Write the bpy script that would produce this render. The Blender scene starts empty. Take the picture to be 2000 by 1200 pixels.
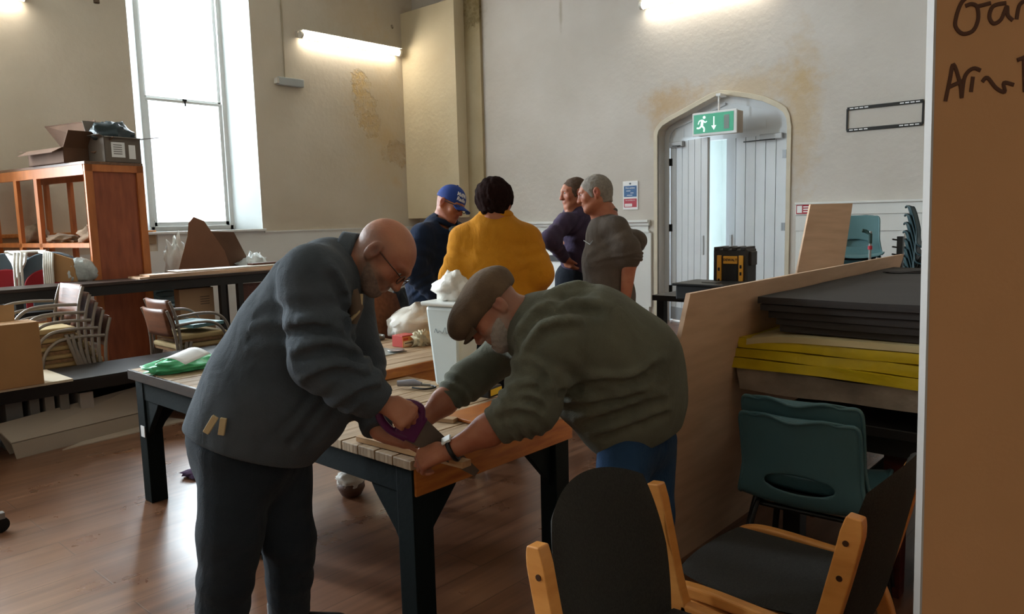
# tunables: exposure, sky, window daylight (unseen windows serve as fill), lobby, tubes
EXPO = 1.72; SKY = 1.2; WIN1 = 120; WIN2_FILL = 750; WIN3_FILL = 260; LOB = 50; TUBE = 8.0
WALLC = ('#CCC4B6', '#C0B6A5')
WALLB = ('#CAC5BF', '#BDB7AF')
FLC = ("#664330", "#8f664c")
import bpy, bmesh, math, random
import numpy as np
from mathutils import Vector, Matrix, noise as mnoise
random.seed(7)
S = bpy.context.scene
# ------------------------------------------------------------------ camera
F0 = 1470.0; PIT = math.radians(6.8); YAW = math.radians(42); ROL = math.radians(1.4); H = 1.5
Fh = Vector((-math.sin(YAW), math.cos(YAW), 0)); Rt = Vector((math.cos(YAW), math.sin(YAW), 0)); Zv = Vector((0, 0, 1))
cf = Fh*math.cos(PIT) - Zv*math.sin(PIT); cu0 = Fh*math.sin(PIT) + Zv*math.cos(PIT)
cr = Rt*math.cos(ROL) - cu0*math.sin(ROL); cu = cu0*math.cos(ROL) + Rt*math.sin(ROL)
cam = bpy.data.cameras.new('camera'); cam.sensor_fit = 'HORIZONTAL'; cam.sensor_width = 36; cam.lens = 36*F0/2000; cam.clip_start = .05
co = bpy.data.objects.new('camera', cam); S.collection.objects.link(co); S.camera = co
m = Matrix((cr, cu, -cf)).transposed().to_4x4(); m.translation = (0, 0, H); co.matrix_world = m
CP = Vector((0, 0, H))
def ray(x, y): return cf + cr*((x-1000)/F0) + cu*((600-y)/F0)
def D(x, y, d): q = ray(x, y); return CP + q*(d/q.dot(Fh))
def onz(x, y, z): q = ray(x, y); return CP + q*((z-H)/q.z)
def onx(x, y, X): q = ray(x, y); return CP + q*(X/q.x)
def ony(x, y, Y): q = ray(x, y); return CP + q*(Y/q.y)
# ------------------------------------------------------------------ world, exposure
S.view_settings.view_transform = 'Standard'; S.view_settings.look = 'None'; S.view_settings.gamma = 1.0
S.view_settings.use_curve_mapping = False; S.view_settings.exposure = EXPO
W = bpy.data.worlds.new('sky'); S.world = W; W.use_nodes = True
wn = W.node_tree; wn.nodes.clear()
wo = wn.nodes.new('ShaderNodeOutputWorld'); wb = wn.nodes.new('ShaderNodeBackground')
wb.inputs[0].default_value = (.80, .90, 1.0, 1); wb.inputs[1].default_value = SKY
wn.links.new(wb.outputs[0], wo.inputs[0])
try:
    S.cycles.use_denoising = True; S.cycles.max_bounces = 7; S.cycles.diffuse_bounces = 5; S.cycles.caustics_reflective = False; S.cycles.caustics_refractive = False
    S.cycles.sample_clamp_indirect = 6
except Exception: pass
def area(name, loc, tgt, sx, sy, power, col):
    l = bpy.data.lights.new(name, 'AREA'); l.shape = 'RECTANGLE'; l.size = sx; l.size_y = sy; l.energy = power; l.color = col
    o = bpy.data.objects.new(name, l); S.collection.objects.link(o); o.location = loc
    o.rotation_euler = (Vector(tgt)-Vector(loc)).to_track_quat('-Z', 'Y').to_euler()
    return o
WX = -10.43; WY = 9.14; CZ = 6.1; RX = 4.6; NY = -7.4
DAYC = (.83, .93, 1.0)
WINS = [(4.26, 6.0), (-.75, .85), (-5.6, -4.0)]
for i, (a, b) in enumerate(WINS):      # daylight lamp outside each tall window; the unseen two set strong as fill
    area('daylight_outside_window', (WX-.75, (a+b)/2, 3.45), (0, (a+b)/2, 2.4), 1.7, 3.9, [WIN1, WIN2_FILL, WIN3_FILL][i], DAYC)
area('daylight_in_lobby', (-4.4, 11.6, 2.0), (-4.5, 9, 1.2), 1.6, 2.4, LOB, DAYC)
# ------------------------------------------------------------------ materials
def lin(c):
    return tuple((v/12.92 if v <= .04045 else ((v+.055)/1.055)**2.4) for v in c)
def hexc(h):
    h = h.lstrip('#'); return lin(tuple(int(h[i:i+2], 16)/255 for i in (0, 2, 4)))
MATS = {}
def mat(name, col, rough=.6, metal=0, var=.12, vs=4, bump=0, bs=60, st=(1, 1, 1), spec=.4, col2=None, sss=0, emit=0, alpha=1, trans=0, sheen=0, coat=0, detail=5):
    """plain principled surface with noise driven colour change and relief"""
    if name in MATS: return MATS[name]
    M_ = bpy.data.materials.new(name); MATS[name] = M_; M_.use_nodes = True
    n = M_.node_tree.nodes; L = M_.node_tree.links; p = n['Principled BSDF']
    c = hexc(col) if isinstance(col, str) else col
    c2 = (hexc(col2) if isinstance(col2, str) else col2) if col2 else tuple(v*(1-var) for v in c)
    tc = n.new('ShaderNodeTexCoord'); mp = n.new('ShaderNodeMapping'); mp.inputs['Scale'].default_value = st
    L.new(tc.outputs['Object'], mp.inputs[0])
    nz = n.new('ShaderNodeTexNoise'); nz.inputs['Scale'].default_value = vs; nz.inputs['Detail'].default_value = detail
    L.new(mp.outputs[0], nz.inputs['Vector'])
    r = n.new('ShaderNodeValToRGB'); r.color_ramp.elements[0].position = .3; r.color_ramp.elements[1].position = .7
    r.color_ramp.elements[0].color = (*c2, 1); r.color_ramp.elements[1].color = (*c, 1)
    L.new(nz.outputs['Fac'], r.inputs[0]); L.new(r.outputs[0], p.inputs['Base Color'])
    p.inputs['Roughness'].default_value = rough; p.inputs['Metallic'].default_value = metal
    p.inputs['Specular IOR Level'].default_value = spec
    if sss: p.inputs['Subsurface Weight'].default_value = sss; p.inputs['Subsurface Radius'].default_value = (.02, .008, .005); p.inputs['Subsurface Scale'].default_value = .5
    if sheen: p.inputs['Sheen Weight'].default_value = sheen
    if coat: p.inputs['Coat Weight'].default_value = coat
    if trans: p.inputs['Transmission Weight'].default_value = trans
    if alpha < 1: p.inputs['Alpha'].default_value = alpha
    if emit: p.inputs['Emission Color'].default_value = (*c, 1); p.inputs['Emission Strength'].default_value = emit
    if bump:
        b = n.new('ShaderNodeTexNoise'); b.inputs['Scale'].default_value = bs; b.inputs['Detail'].default_value = 4
        L.new(mp.outputs[0], b.inputs['Vector'])
        bp = n.new('ShaderNodeBump'); bp.inputs['Strength'].default_value = bump; bp.inputs['Distance'].default_value = .01
        L.new(b.outputs['Fac'], bp.inputs['Height']); L.new(bp.outputs[0], p.inputs['Normal'])
    return M_
def wood(name, c1, c2, st=(1, 12, 12), rough=.45, vs=3, bump=.08, **k):
    return mat(name, c1, rough=rough, col2=c2, vs=vs, st=st, bump=bump, bs=8, detail=8, **k)
# ------------------------------------------------------------------ mesh helpers
class MB:
    def __init__(s): s.v = []; s.f = []; s.sm = []
    def add(s, vs, fs, smooth=False):
        o = len(s.v); s.v += [tuple(v) for v in vs]; s.f += [tuple(i+o for i in f) for f in fs]; s.sm += [smooth]*len(fs); return s
    def hexa(s, p):  # 8 points: bottom 4 ccw, top 4 ccw
        return s.add(p, [(3, 2, 1, 0), (4, 5, 6, 7), (0, 1, 5, 4), (1, 2, 6, 5), (2, 3, 7, 6), (3, 0, 4, 7)])
    def box(s, x0, x1, y0, y1, z0, z1, M=None):
        if x1 < x0: x0, x1 = x1, x0
        if y1 < y0: y0, y1 = y1, y0
        if z1 < z0: z0, z1 = z1, z0
        p = [Vector(q) for q in ((x0, y0, z0), (x1, y0, z0), (x1, y1, z0), (x0, y1, z0), (x0, y0, z1), (x1, y0, z1), (x1, y1, z1), (x0, y1, z1))]
        if M: p = [M @ q for q in p]
        return s.hexa(p)
    def beam(s, a, b, w, h, up=(0, 0, 1)):
        a = Vector(a); b = Vector(b); d = (b-a).normalized(); u = Vector(up); x = d.cross(u)
        if x.length < 1e-4: x = d.cross(Vector((1, 0, 0)))
        x.normalize(); u = x.cross(d); x = x*w/2; u = u*h/2
        return s.hexa([a-x-u, a+x-u, b+x-u, b-x-u, a-x+u, a+x+u, b+x+u, b-x+u])
    def tube(s, pts, r, n=10, caps=True, closed=False, flat=None):
        pts = [Vector(p) for p in pts]; N = len(pts); R = r if isinstance(r, (list, tuple)) else [r]*N
        vs = []; fs = []; ref = None
        for i, p in enumerate(pts):
            if closed: t = pts[(i+1) % N]-pts[i-1]
            else: t = pts[min(i+1, N-1)]-pts[max(i-1, 0)]
            if t.length < 1e-9: t = Vector((0, 0, 1))
            t.normalize()
            if ref is None: ref = t.orthogonal().normalized() if flat is None else Vector(flat)
            if flat is not None: ref = Vector(flat)
            x = ref - t*ref.dot(t)
            if x.length < 1e-6: x = t.orthogonal()
            x.normalize(); ref = x if flat is None else ref; y = t.cross(x)
            for k in range(n):
                a = 2*math.pi*k/n
                q = x*math.cos(a)+y*math.sin(a)*(1 if flat is None else FLAT[0])
                vs.append(p+q*R[i])
        M_ = N if closed else N-1
        for i in range(M_):
            for k in range(n):
                a = i*n+k; b = i*n+(k+1) % n; c = ((i+1) % N)*n+(k+1) % n; d = ((i+1) % N)*n+k
                fs.append((a, b, c, d))
        s.add(vs, fs, True)
        if caps and not closed: s.add(vs[:n], [tuple(range(n))[::-1]]); s.add(vs[-n:], [tuple(range(n))])
        return s
    def lathe(s, prof, c=(0, 0, 0), n=24, M=None):  # prof [(r,z)]
        vs = []; fs = []
        for r_, z in prof:
            for k in range(n):
                a = 2*math.pi*k/n; q = Vector((c[0]+r_*math.cos(a), c[1]+r_*math.sin(a), c[2]+z)); vs.append(M @ q if M else q)
        for i in range(len(prof)-1):
            for k in range(n): fs.append((i*n+k, i*n+(k+1) % n, (i+1)*n+(k+1) % n, (i+1)*n+k))
        s.add(vs, fs, True)
        s.add(vs[:n], [tuple(range(n))[::-1]]); s.add(vs[-n:], [tuple(range(n))]); return s
    def prism(s, poly, a, b, M=None, smooth=False):  # poly in xy, extruded z a..b
        n = len(poly); p = [Vector((x, y, a)) for x, y in poly]+[Vector((x, y, b)) for x, y in poly]
        if M: p = [M @ q for q in p]
        s.add(p, [tuple(range(n))[::-1], tuple(range(n, 2*n))]); s.add(p, [(i, (i+1) % n, (i+1) % n+n, i+n) for i in range(n)], smooth); return s
    def grid(s, fn, nu, nv, closed_u=False):
        vs = [fn(i/nu, j/nv) for j in range(nv+1) for i in range(nu+1)]
        fs = [(j*(nu+1)+i, j*(nu+1)+i+1, (j+1)*(nu+1)+i+1, (j+1)*(nu+1)+i) for j in range(nv) for i in range(nu)]
        return s.add(vs, fs, True)
    def build(s, name, mt, parent=None, bevel=0, seg=2, solid=0, sub=0, loc=None, off=None, flip=False):
        me = bpy.data.meshes.new(name)
        vs = s.v if off is None else [tuple(Vector(v)-Vector(off)) for v in s.v]
        me.from_pydata([tuple(v) for v in vs], [], s.f); me.polygons.foreach_set('use_smooth', s.sm)
        me.materials.append(mt); me.update()
        o = bpy.data.objects.new(name, me); S.collection.objects.link(o)
        if parent: o.parent = parent
        if loc is not None: o.location = loc
        if bevel:
            bm = bmesh.new(); bm.from_mesh(me); bmesh.ops.remove_doubles(bm, verts=bm.verts, dist=1e-6); bm.to_mesh(me); bm.free()
            b = o.modifiers.new('b', 'BEVEL'); b.width = bevel; b.segments = seg; b.limit_method = 'ANGLE'; b.angle_limit = .7
        if solid: q = o.modifiers.new('s', 'SOLIDIFY'); q.thickness = solid; q.offset = 0
        if sub: q = o.modifiers.new('u', 'SUBSURF'); q.levels = q.render_levels = sub
        return o
FLAT = [1.0]
def tag(o, label, cat=None, group=None, kind=None):
    o['label'] = label
    if cat: o['category'] = cat
    if group: o['group'] = group
    if kind: o['kind'] = kind
    return o
def empty(name, loc, rz=0, label=None, cat=None, group=None):
    o = bpy.data.objects.new(name, None); S.collection.objects.link(o); o.location = loc; o.rotation_euler = (0, 0, rz); o.empty_display_size = .1
    if label: tag(o, label, cat, group)
    return o
def copy_tree(o, parent=None):
    c = o.copy(); S.collection.objects.link(c); c.parent = parent
    for ch in list(o.children): copy_tree(ch, c)
    return c
def struct(mb, name, mt, **k):
    o = mb.build(name, mt, **k); o['kind'] = 'structure'; return o
def text(name, body, size, M, mt, parent=None, ext=.0006, bold=0, align='CENTER', sx=1):
    c = bpy.data.curves.new(name, 'FONT'); c.body = body; c.size = size; c.extrude = ext; c.offset = bold; c.align_x = align; c.align_y = 'CENTER'
    c.resolution_u = 3
    c.materials.append(mt); t_ = bpy.data.objects.new(name, c); S.collection.objects.link(t_); bpy.context.view_layer.update()
    me = bpy.data.meshes.new_from_object(t_.evaluated_get(bpy.context.evaluated_depsgraph_get())); bpy.data.objects.remove(t_)
    o = bpy.data.objects.new(name, me); S.collection.objects.link(o)
    if parent: o.parent = parent
    o.matrix_local = M @ Matrix.Diagonal((sx, 1, 1, 1)); return o
def frame3(o, x, y):   # matrix with columns x, y, x cross y at o
    x = Vector(x).normalized(); y = Vector(y); y = (y-x*y.dot(x)).normalized(); z = x.cross(y)
    m_ = Matrix((x, y, z)).transposed().to_4x4(); m_.translation = Vector(o); return m_
def bez(pts, n=8):   # catmull-rom through points
    pts = [Vector(p) for p in pts]; P_ = [pts[0]]+pts+[pts[-1]]; out = []
    for i in range(1, len(P_)-2):
        a, b, c, d = P_[i-1:i+3]
        for k in range(n):
            t = k/n
            out.append(.5*((2*b)+(c-a)*t+(2*a-5*b+4*c-d)*t*t+(3*b-3*c+d-a)*t**3))
    out.append(pts[-1]); return out
# ------------------------------------------------------------------ the room
def wallmat(name, col, col2, blobs, bump=.25):
    """old painted plaster; blobs = damp stains [(centre, radii, colour, strength)]"""
    M_ = bpy.data.materials.new(name); M_.use_nodes = True; n = M_.node_tree.nodes; L = M_.node_tree.links; p = n['Principled BSDF']
    p.inputs['Roughness'].default_value = .75; p.inputs['Specular IOR Level'].default_value = .25
    tc = n.new('ShaderNodeTexCoord'); V = tc.outputs['Object']
    a = n.new('ShaderNodeTexNoise'); a.inputs['Scale'].default_value = .9; a.inputs['Detail'].default_value = 6; L.new(V, a.inputs['Vector'])
    r = n.new('ShaderNodeValToRGB'); r.color_ramp.elements[0].position = .35; r.color_ramp.elements[1].position = .7
    r.color_ramp.elements[0].color = (*hexc(col2), 1); r.color_ramp.elements[1].color = (*hexc(col), 1); L.new(a.outputs['Fac'], r.inputs[0])
    cur = r.outputs[0]
    nz = n.new('ShaderNodeTexNoise'); nz.inputs['Scale'].default_value = 7; nz.inputs['Detail'].default_value = 7; nz.inputs['Roughness'].default_value = .65; L.new(V, nz.inputs['Vector'])
    hts = None
    for c, rad, cc, stg in blobs:
        mp = n.new('ShaderNodeMapping'); mp.vector_type = 'POINT'
        mp.inputs['Scale'].default_value = tuple(1/q for q in rad); mp.inputs['Location'].default_value = tuple(-u/q for u, q in zip(c, rad))
        L.new(V, mp.inputs[0]); ln = n.new('ShaderNodeVectorMath'); ln.operation = 'LENGTH'; L.new(mp.outputs[0], ln.inputs[0])
        ad = n.new('ShaderNodeMath'); ad.operation = 'MULTIPLY_ADD'; ad.inputs[1].default_value = 2.2; L.new(nz.outputs['Fac'], ad.inputs[0])
        sb = n.new('ShaderNodeMath'); sb.operation = 'SUBTRACT'; sb.inputs[1].default_value = 1.1; L.new(ln.outputs['Value'], sb.inputs[0]); L.new(sb.outputs[0], ad.inputs[2])
        mr = n.new('ShaderNodeMapRange'); mr.inputs['From Min'].default_value = 1.15 if stg > .6 else 1.5; mr.inputs['From Max'].default_value = .85 if stg > .6 else .3
        mr.inputs['To Min'].default_value = 0; mr.inputs['To Max'].default_value = stg; L.new(ad.outputs[0], mr.inputs['Value'])
        if stg > .6:
            br = n.new('ShaderNodeTexVoronoi'); br.inputs['Scale'].default_value = 11; wv = n.new('ShaderNodeVectorMath'); wv.operation = 'MULTIPLY_ADD'; L.new(nz.outputs['Color'], wv.inputs[0]); wv.inputs[1].default_value = (.35, .35, .35); L.new(V, wv.inputs[2]); L.new(wv.outputs[0], br.inputs['Vector'])
            m2 = n.new('ShaderNodeMapRange'); m2.inputs['From Min'].default_value = .25; m2.inputs['From Max'].default_value = .75; m2.inputs['To Min'].default_value = 1.15; m2.inputs['To Max'].default_value = .35; L.new(br.outputs['Distance'], m2.inputs['Value'])
            m3 = n.new('ShaderNodeMath'); m3.operation = 'MULTIPLY'; L.new(mr.outputs[0], m3.inputs[0]); L.new(m2.outputs[0], m3.inputs[1]); mr = m3
        mx = n.new('ShaderNodeMixRGB'); L.new(mr.outputs[0], mx.inputs[0]); L.new(cur, mx.inputs[1]); mx.inputs[2].default_value = (*hexc(cc), 1); cur = mx.outputs[0]
        if stg > .6:
            if hts is None: hts = mr.outputs[0]
            else:
                q = n.new('ShaderNodeMath'); q.operation = 'MAXIMUM'; L.new(hts, q.inputs[0]); L.new(mr.outputs[0], q.inputs[1]); hts = q.outputs[0]
    L.new(cur, p.inputs['Base Color'])
    b = n.new('ShaderNodeTexNoise'); b.inputs['Scale'].default_value = 14; b.inputs['Detail'].default_value = 6; L.new(V, b.inputs['Vector'])
    bp = n.new('ShaderNodeBump'); bp.inputs['Strength'].default_value = bump; bp.inputs['Distance'].default_value = .02
    L.new(b.outputs['Fac'], bp.inputs['Height'])
    out = bp.outputs[0]
    if hts is not None:
        b2 = n.new('ShaderNodeBump'); b2.inputs['Strength'].default_value = .9; b2.inputs['Distance'].default_value = .02; b2.invert = True
        L.new(hts, b2.inputs['Height']); L.new(out, b2.inputs['Normal']); out = b2.outputs[0]
    L.new(out, p.inputs['Normal']); return M_
def onl(x, y): q = onx(x, y, WX); return tuple(q)
def onb(x, y): q = ony(x, y, WY); return tuple(q)
C1, C2 = WALLC; B1, B2 = WALLB
lb = [(onl(702, 165), (.3, .16, .22), '#CDAE74', .75), (onl(712, 205), (.3, .2, .35), '#C9AD7C', .7), (onl(725, 240), (.3, .2, .22), '#C2A880', .7),
      (onl(752, 268), (.3, .2, .16), '#C4A880', .5), (onl(780, 300), (.3, .3, .2), '#BCA486', .7), (onl(700, 30), (.3, .5, .45), '#B59A6C', .3), (onl(795, 55), (.3, .12, .3), '#A88A66', .55),
      (onl(766, 52), (.1, .03, .03), '#4A3A28', .9), (onl(745, 230), (.4, .55, 1.1), '#C6AF85', .45), (onl(775, 357), (.2, .1, .08), '#C4A880', .4)]
mw_left = wallmat('wall_paint_left', C1, C2, lb)
bb = [(onb(1310, 200), (.35, .3, .2), '#B69259', .55), (onb(1465, 172), (.7, .3, .18), '#C0A67B', .5), (onb(1565, 215), (.2, .3, .75), '#B89A64', .55), (onb(1285, 235), (.12, .3, .3), '#B89A70', .45),
      (onb(1095, 20), (.03, .2, .25), '#8A7A60', .5), (onb(930, 30), (.16, .3, .4), '#8E7B57', .6)]
mw_back = wallmat('wall_paint_back', B1, B2, bb)
mw_plain = wallmat('wall_paint_plain', C1, C2, [])
m_white = mat('white_gloss_paint', '#DADCDA', rough=.4, var=.06, vs=3, bump=.05, bs=20)
m_whiteg = mat('painted_boards', '#CFD4D8', rough=.45, var=.07, vs=3, bump=.05, bs=20)
m_reveal = mat('reveal_paint', '#DCE3E2', rough=.5, var=.05, vs=3)
m_ceil = mat('ceiling_paint', '#D8D2C4', rough=.8, var=.06)
m_black = mat('black_metal', '#0C0D0E', rough=.35, var=.2)
# floor: red brown sheet boards, worn gloss
def floormat():
    M_ = bpy.data.materials.new('floor_boards'); M_.use_nodes = True; n = M_.node_tree.nodes; L = M_.node_tree.links; p = n['Principled BSDF']
    tc = n.new('ShaderNodeTexCoord'); V = tc.outputs['Object']
    mp = n.new('ShaderNodeMapping'); mp.inputs['Scale'].default_value = (9, .6, 1); L.new(V, mp.inputs[0])
    a = n.new('ShaderNodeTexNoise'); a.inputs['Scale'].default_value = 2; a.inputs['Detail'].default_value = 7; L.new(mp.outputs[0], a.inputs['Vector'])
    bk = n.new('ShaderNodeTexBrick'); bk.inputs['Scale'].default_value = 1; bk.inputs['Brick Width'].default_value = 2.2; bk.inputs['Row Height'].default_value = .22
    bk.inputs['Mortar Size'].default_value = .003; bk.inputs['Color1'].default_value = (.93, .93, .93, 1); bk.inputs['Color2'].default_value = (.75, .72, .7, 1); bk.inputs['Mortar'].default_value = (.4, .35, .3, 1)
    rt = n.new('ShaderNodeMapping'); rt.inputs['Rotation'].default_value = (0, 0, math.pi/2); L.new(V, rt.inputs[0]); L.new(rt.outputs[0], bk.inputs['Vector'])
    r = n.new('ShaderNodeValToRGB'); r.color_ramp.elements[0].position = .3; r.color_ramp.elements[1].position = .72
    r.color_ramp.elements[0].color = (*hexc(FLC[0]), 1); r.color_ramp.elements[1].color = (*hexc(FLC[1]), 1); L.new(a.outputs['Fac'], r.inputs[0])
    mx = n.new('ShaderNodeMixRGB'); mx.blend_type = 'MULTIPLY'; mx.inputs[0].default_value = .85; L.new(r.outputs[0], mx.inputs[1]); L.new(bk.outputs['Color'], mx.inputs[2]); L.new(mx.outputs[0], p.inputs['Base Color'])
    g = n.new('ShaderNodeTexNoise'); g.inputs['Scale'].default_value = 3.5; g.inputs['Detail'].default_value = 6; L.new(V, g.inputs['Vector'])
    mr = n.new('ShaderNodeMapRange'); mr.inputs['From Min'].default_value = .35; mr.inputs['From Max'].default_value = .65; mr.inputs['To Min'].default_value = .27; mr.inputs['To Max'].default_value = .33
    L.new(g.outputs['Fac'], mr.inputs[0]); L.new(mr.outputs[0], p.inputs['Roughness']); p.inputs['Specular IOR Level'].default_value = .75
    b = n.new('ShaderNodeTexNoise'); b.inputs['Scale'].default_value = 16; b.inputs['Detail'].default_value = 5; L.new(V, b.inputs['Vector'])
    bp = n.new('ShaderNodeBump'); bp.inputs['Strength'].default_value = .02; bp.inputs['Distance'].default_value = .005; L.new(b.outputs['Fac'], bp.inputs['Height'])
    b2 = n.new('ShaderNodeBump'); b2.inputs['Strength'].default_value = .3; b2.inputs['Distance'].default_value = .004; L.new(bk.outputs['Fac'], b2.inputs['Height']); b2.invert = True; L.new(bp.outputs[0], b2.inputs['Normal'])
    L.new(b2.outputs[0], p.inputs['Normal']); return M_
struct(MB().box(WX-.6, RX, NY, WY+.3, -.2, 0), 'floor', floormat())
struct(MB().box(WX-.6, RX+.3, NY-.3, WY+.5, CZ, CZ+.2), 'ceiling', m_ceil)
struct(MB().box(RX, RX+.2, NY, WY, 0, CZ), 'wall_right', mw_plain)
struct(MB().box(WX, RX, NY-.2, NY, 0, CZ), 'wall_near', mw_plain)
# left wall with splayed window recesses
WD = .5; WB = 1.42; WT = 5.5; OD = WX-WD
mb = MB(); edges = sorted(WINS); y = NY
SPL = .26
for a, b in edges:
    mb.box(OD, WX, y, a, 0, CZ); mb.box(OD, WX, a, b, 0, WB); mb.box(OD, WX, a, b, WT, CZ); y = b
mb.box(OD, WX, y, WY+.5, 0, CZ)
struct(mb, 'wall_left', mw_left)
mb = MB()
for a, b in edges:   # splayed jambs
    for (p, q) in ((a, a+SPL), (b, b-SPL)):
        s_ = [(WX+.004, p), (WX-.004, p+(.001 if q > p else -.001)), (OD+.1, q), (OD+.1, p)]
        mb.prism([(x_, y_) for x_, y_ in s_], WB, WT)
struct(mb, 'trim_1', m_reveal)
m_glass = bpy.data.materials.new('window_glass'); m_glass.use_nodes = True
n = m_glass.node_tree.nodes; n.clear(); o_ = n.new('ShaderNodeOutputMaterial'); t_ = n.new('ShaderNodeBsdfTransparent'); g_ = n.new('ShaderNodeBsdfGlossy'); x_ = n.new('ShaderNodeMixShader')
g_.inputs['Roughness'].default_value = .05; t_.inputs[0].default_value = (.97, .98, .98, 1); x_.inputs[0].default_value = .06
m_glass.node_tree.links.new(t_.outputs[0], x_.inputs[1]); m_glass.node_tree.links.new(g_.outputs[0], x_.inputs[2]); m_glass.node_tree.links.new(x_.outputs[0], o_.inputs[0])
for i, (a, b) in enumerate(WINS):
    r = empty('window_%d' % (i+1), (OD+.1, (a+b)/2, WB)); r['kind'] = 'structure'; h = (b-a)/2-SPL; T = WT-WB
    f = MB(); f.box(-.08, .02, -h-.02, -h+.05, 0, T).box(-.08, .02, h-.05, h+.02, 0, T).box(-.08, .02, -h, h, T-.08, T).box(-.08, .02, -h, h, 0, .07)
    f.build('window_frame', m_white, r, bevel=.004)
    s1 = MB(); s1.box(-.05, -.01, -h+.05, -h+.1, .07, 1.85).box(-.05, -.01, h-.1, h-.05, .07, 1.85).box(-.05, -.01, -h+.05, h-.05, .07, .13).box(-.05, .0, -h+.05, h-.05, 1.81, 1.85)
    s1.build('lower_sash', m_white, r, bevel=.003)
    s2 = MB(); s2.box(-.075, -.035, -h+.05, -h+.09, 1.85, T-.08).box(-.075, -.035, h-.09, h-.05, 1.85, T-.08).box(-.075, -.035, -h+.05, h-.05, T-.13, T-.08).box(-.075, -.035, -h+.05, h-.05, 1.85, 1.88)
    s2.build('upper_sash', m_white, r, bevel=.003)
    q = MB().box(-.03, -.026, -h+.09, h-.09, .12, 1.82).build('window_pane', m_glass, r); q = MB().box(-.056, -.052, -h+.08, h-.08, 1.87, T-.12).build('window_pane', m_glass, r)
    MB().box(.0, .012, -.03, .03, 1.84, 1.87).box(-.005, .02, -.01, .01, 1.77, 1.85).build('sash_latch', m_black, r)
    MB().tube([(-.01, .0, 1.85), (-.01, .02, .9), (-.01, .03, .3)], .0035, 6).build('sash_cord', mat('cord', '#77736a'), r)
    MB().box(-.02, WD-.02, -h-SPL-.02, h+SPL+.02, -.035, 0).build('window_sill', m_white, r, bevel=.006)
# dado: white painted lower wall
mb = MB().box(WX, WX+.012, 6.02, WY, 0, 1.36).box(WX, WX+.03, 6.02, WY-.02, 1.36, 1.385)
struct(mb, 'trim_2', m_white)
mb = MB().box(WX, WX+.012, -6, 6.02, 0, 1.16)
struct(mb, 'trim_3', m_white)
struct(MB().box(WX+.001, WX+.014, 4.42, 6.02, 1.16, 1.385), 'trim_11', m_white)
struct(MB().box(WX, WX+.02, -6, 4.4, 1.26, 1.40), 'trim_4', mat('tan_dado_band', '#9C8468', rough=.6))
struct(MB().box(WX, WX+.05, -6, 4.4, 1.40, 1.445), 'trim_5', wood('rail_wood', '#C98A4B', '#A96B33'), bevel=.006)
# back wall, door opening with four-centred arch
DX0, DX1 = -5.48, -3.69; AP = (-4.6, 2.99)
archL = [(-5.48, 2.55), (-5.46, 2.62), (-5.40, 2.68), (-5.28, 2.735), (-5.05, 2.82), (-4.8, 2.915), (-4.66, 2.965), AP]
archR = [(-4.54, 2.985), (-4.4, 2.955), (-4.2, 2.905), (-4.0, 2.84), (-3.83, 2.75), (-3.74, 2.68), (-3.70, 2.6), (-3.69, 2.5)]
BM = Matrix(((1, 0, 0, 0), (0, 0, -1, 0), (0, 1, 0, 0), (0, 0, 0, 1)))  # (x,z,-) -> (x, y, z): prism extruded along -y
mb = MB(); BD = .45
def bprism(mb, poly, y0, y1): return mb.prism(poly, -y1, -y0, BM)
bprism(mb, [(WX-.3, 0), (DX0, 0), (DX0, CZ), (WX-.3, CZ)], WY, WY+BD)
bprism(mb, [(DX1, 0), (RX+.2, 0), (RX+.2, CZ), (DX1, CZ)], WY, WY+BD)
bprism(mb, archL+[(AP[0], CZ), (DX0, CZ)], WY, WY+BD)
bprism(mb, [AP]+archR+[(DX1, CZ), (AP[0], CZ)], WY, WY+BD)
struct(mb, 'wall_back', mw_back)
# chimney breast boxed out beside the corner, ending at dado height
mb = MB().box(WX-.1, -9.10, WY-.27, WY+.1, 1.52, 5.05)
struct(mb, 'trim_6', wallmat('breast_paint', '#D8CDB2', '#CCBFA2', []), bevel=.004)
struct(MB().box(-9.10, -8.74, WY-.05, WY+.05, .0, CZ), 'trim_7', wallmat('flue_paint', '#B3A68B', '#9A8A68', [((-9.0, WY, 5), (.3, .4, .4), '#75633F', .7)]))
# wainscot, left of door
mb = MB(); mb.box(-8.6, -5.62, WY-.02, WY, 0, 1.38).box(-8.6, -5.60, WY-.075, WY, 1.385, 1.42).box(-8.6, -5.6, WY-.045, WY, 1.34, 1.385).box(-8.6, -5.6, WY-.04, WY, 1.24, 1.27)
for k in range(9):
    x = -8.5+k*.36; mb.box(x, x+.05, WY-.035, WY, .2, 1.24)
mb.box(-8.6, -5.6, WY-.04, WY, 0, .2)
struct(mb, 'trim_8', m_white, bevel=.004)
mb = MB(); mb.box(-3.55, RX, WY-.03, WY, 0, 1.36).box(-3.55, RX, WY-.06, WY, 1.44, 1.575).box(-3.55, RX, WY-.085, WY, 1.565, 1.59).box(-3.55, RX, WY-.045, WY, 1.34, 1.44)
for k in range(22):
    x = -3.5+k*.37; mb.box(x, x+.05, WY-.042, WY, .2, 1.3)
mb.box(-3.55, RX, WY-.045, WY, 1.25, 1.34).box(-3.55, RX, WY-.05, WY, 0, .2)
struct(mb, 'trim_9', m_white, bevel=.004)
# thin raised patches and hairline of the damaged plaster
mb = MB()
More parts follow.
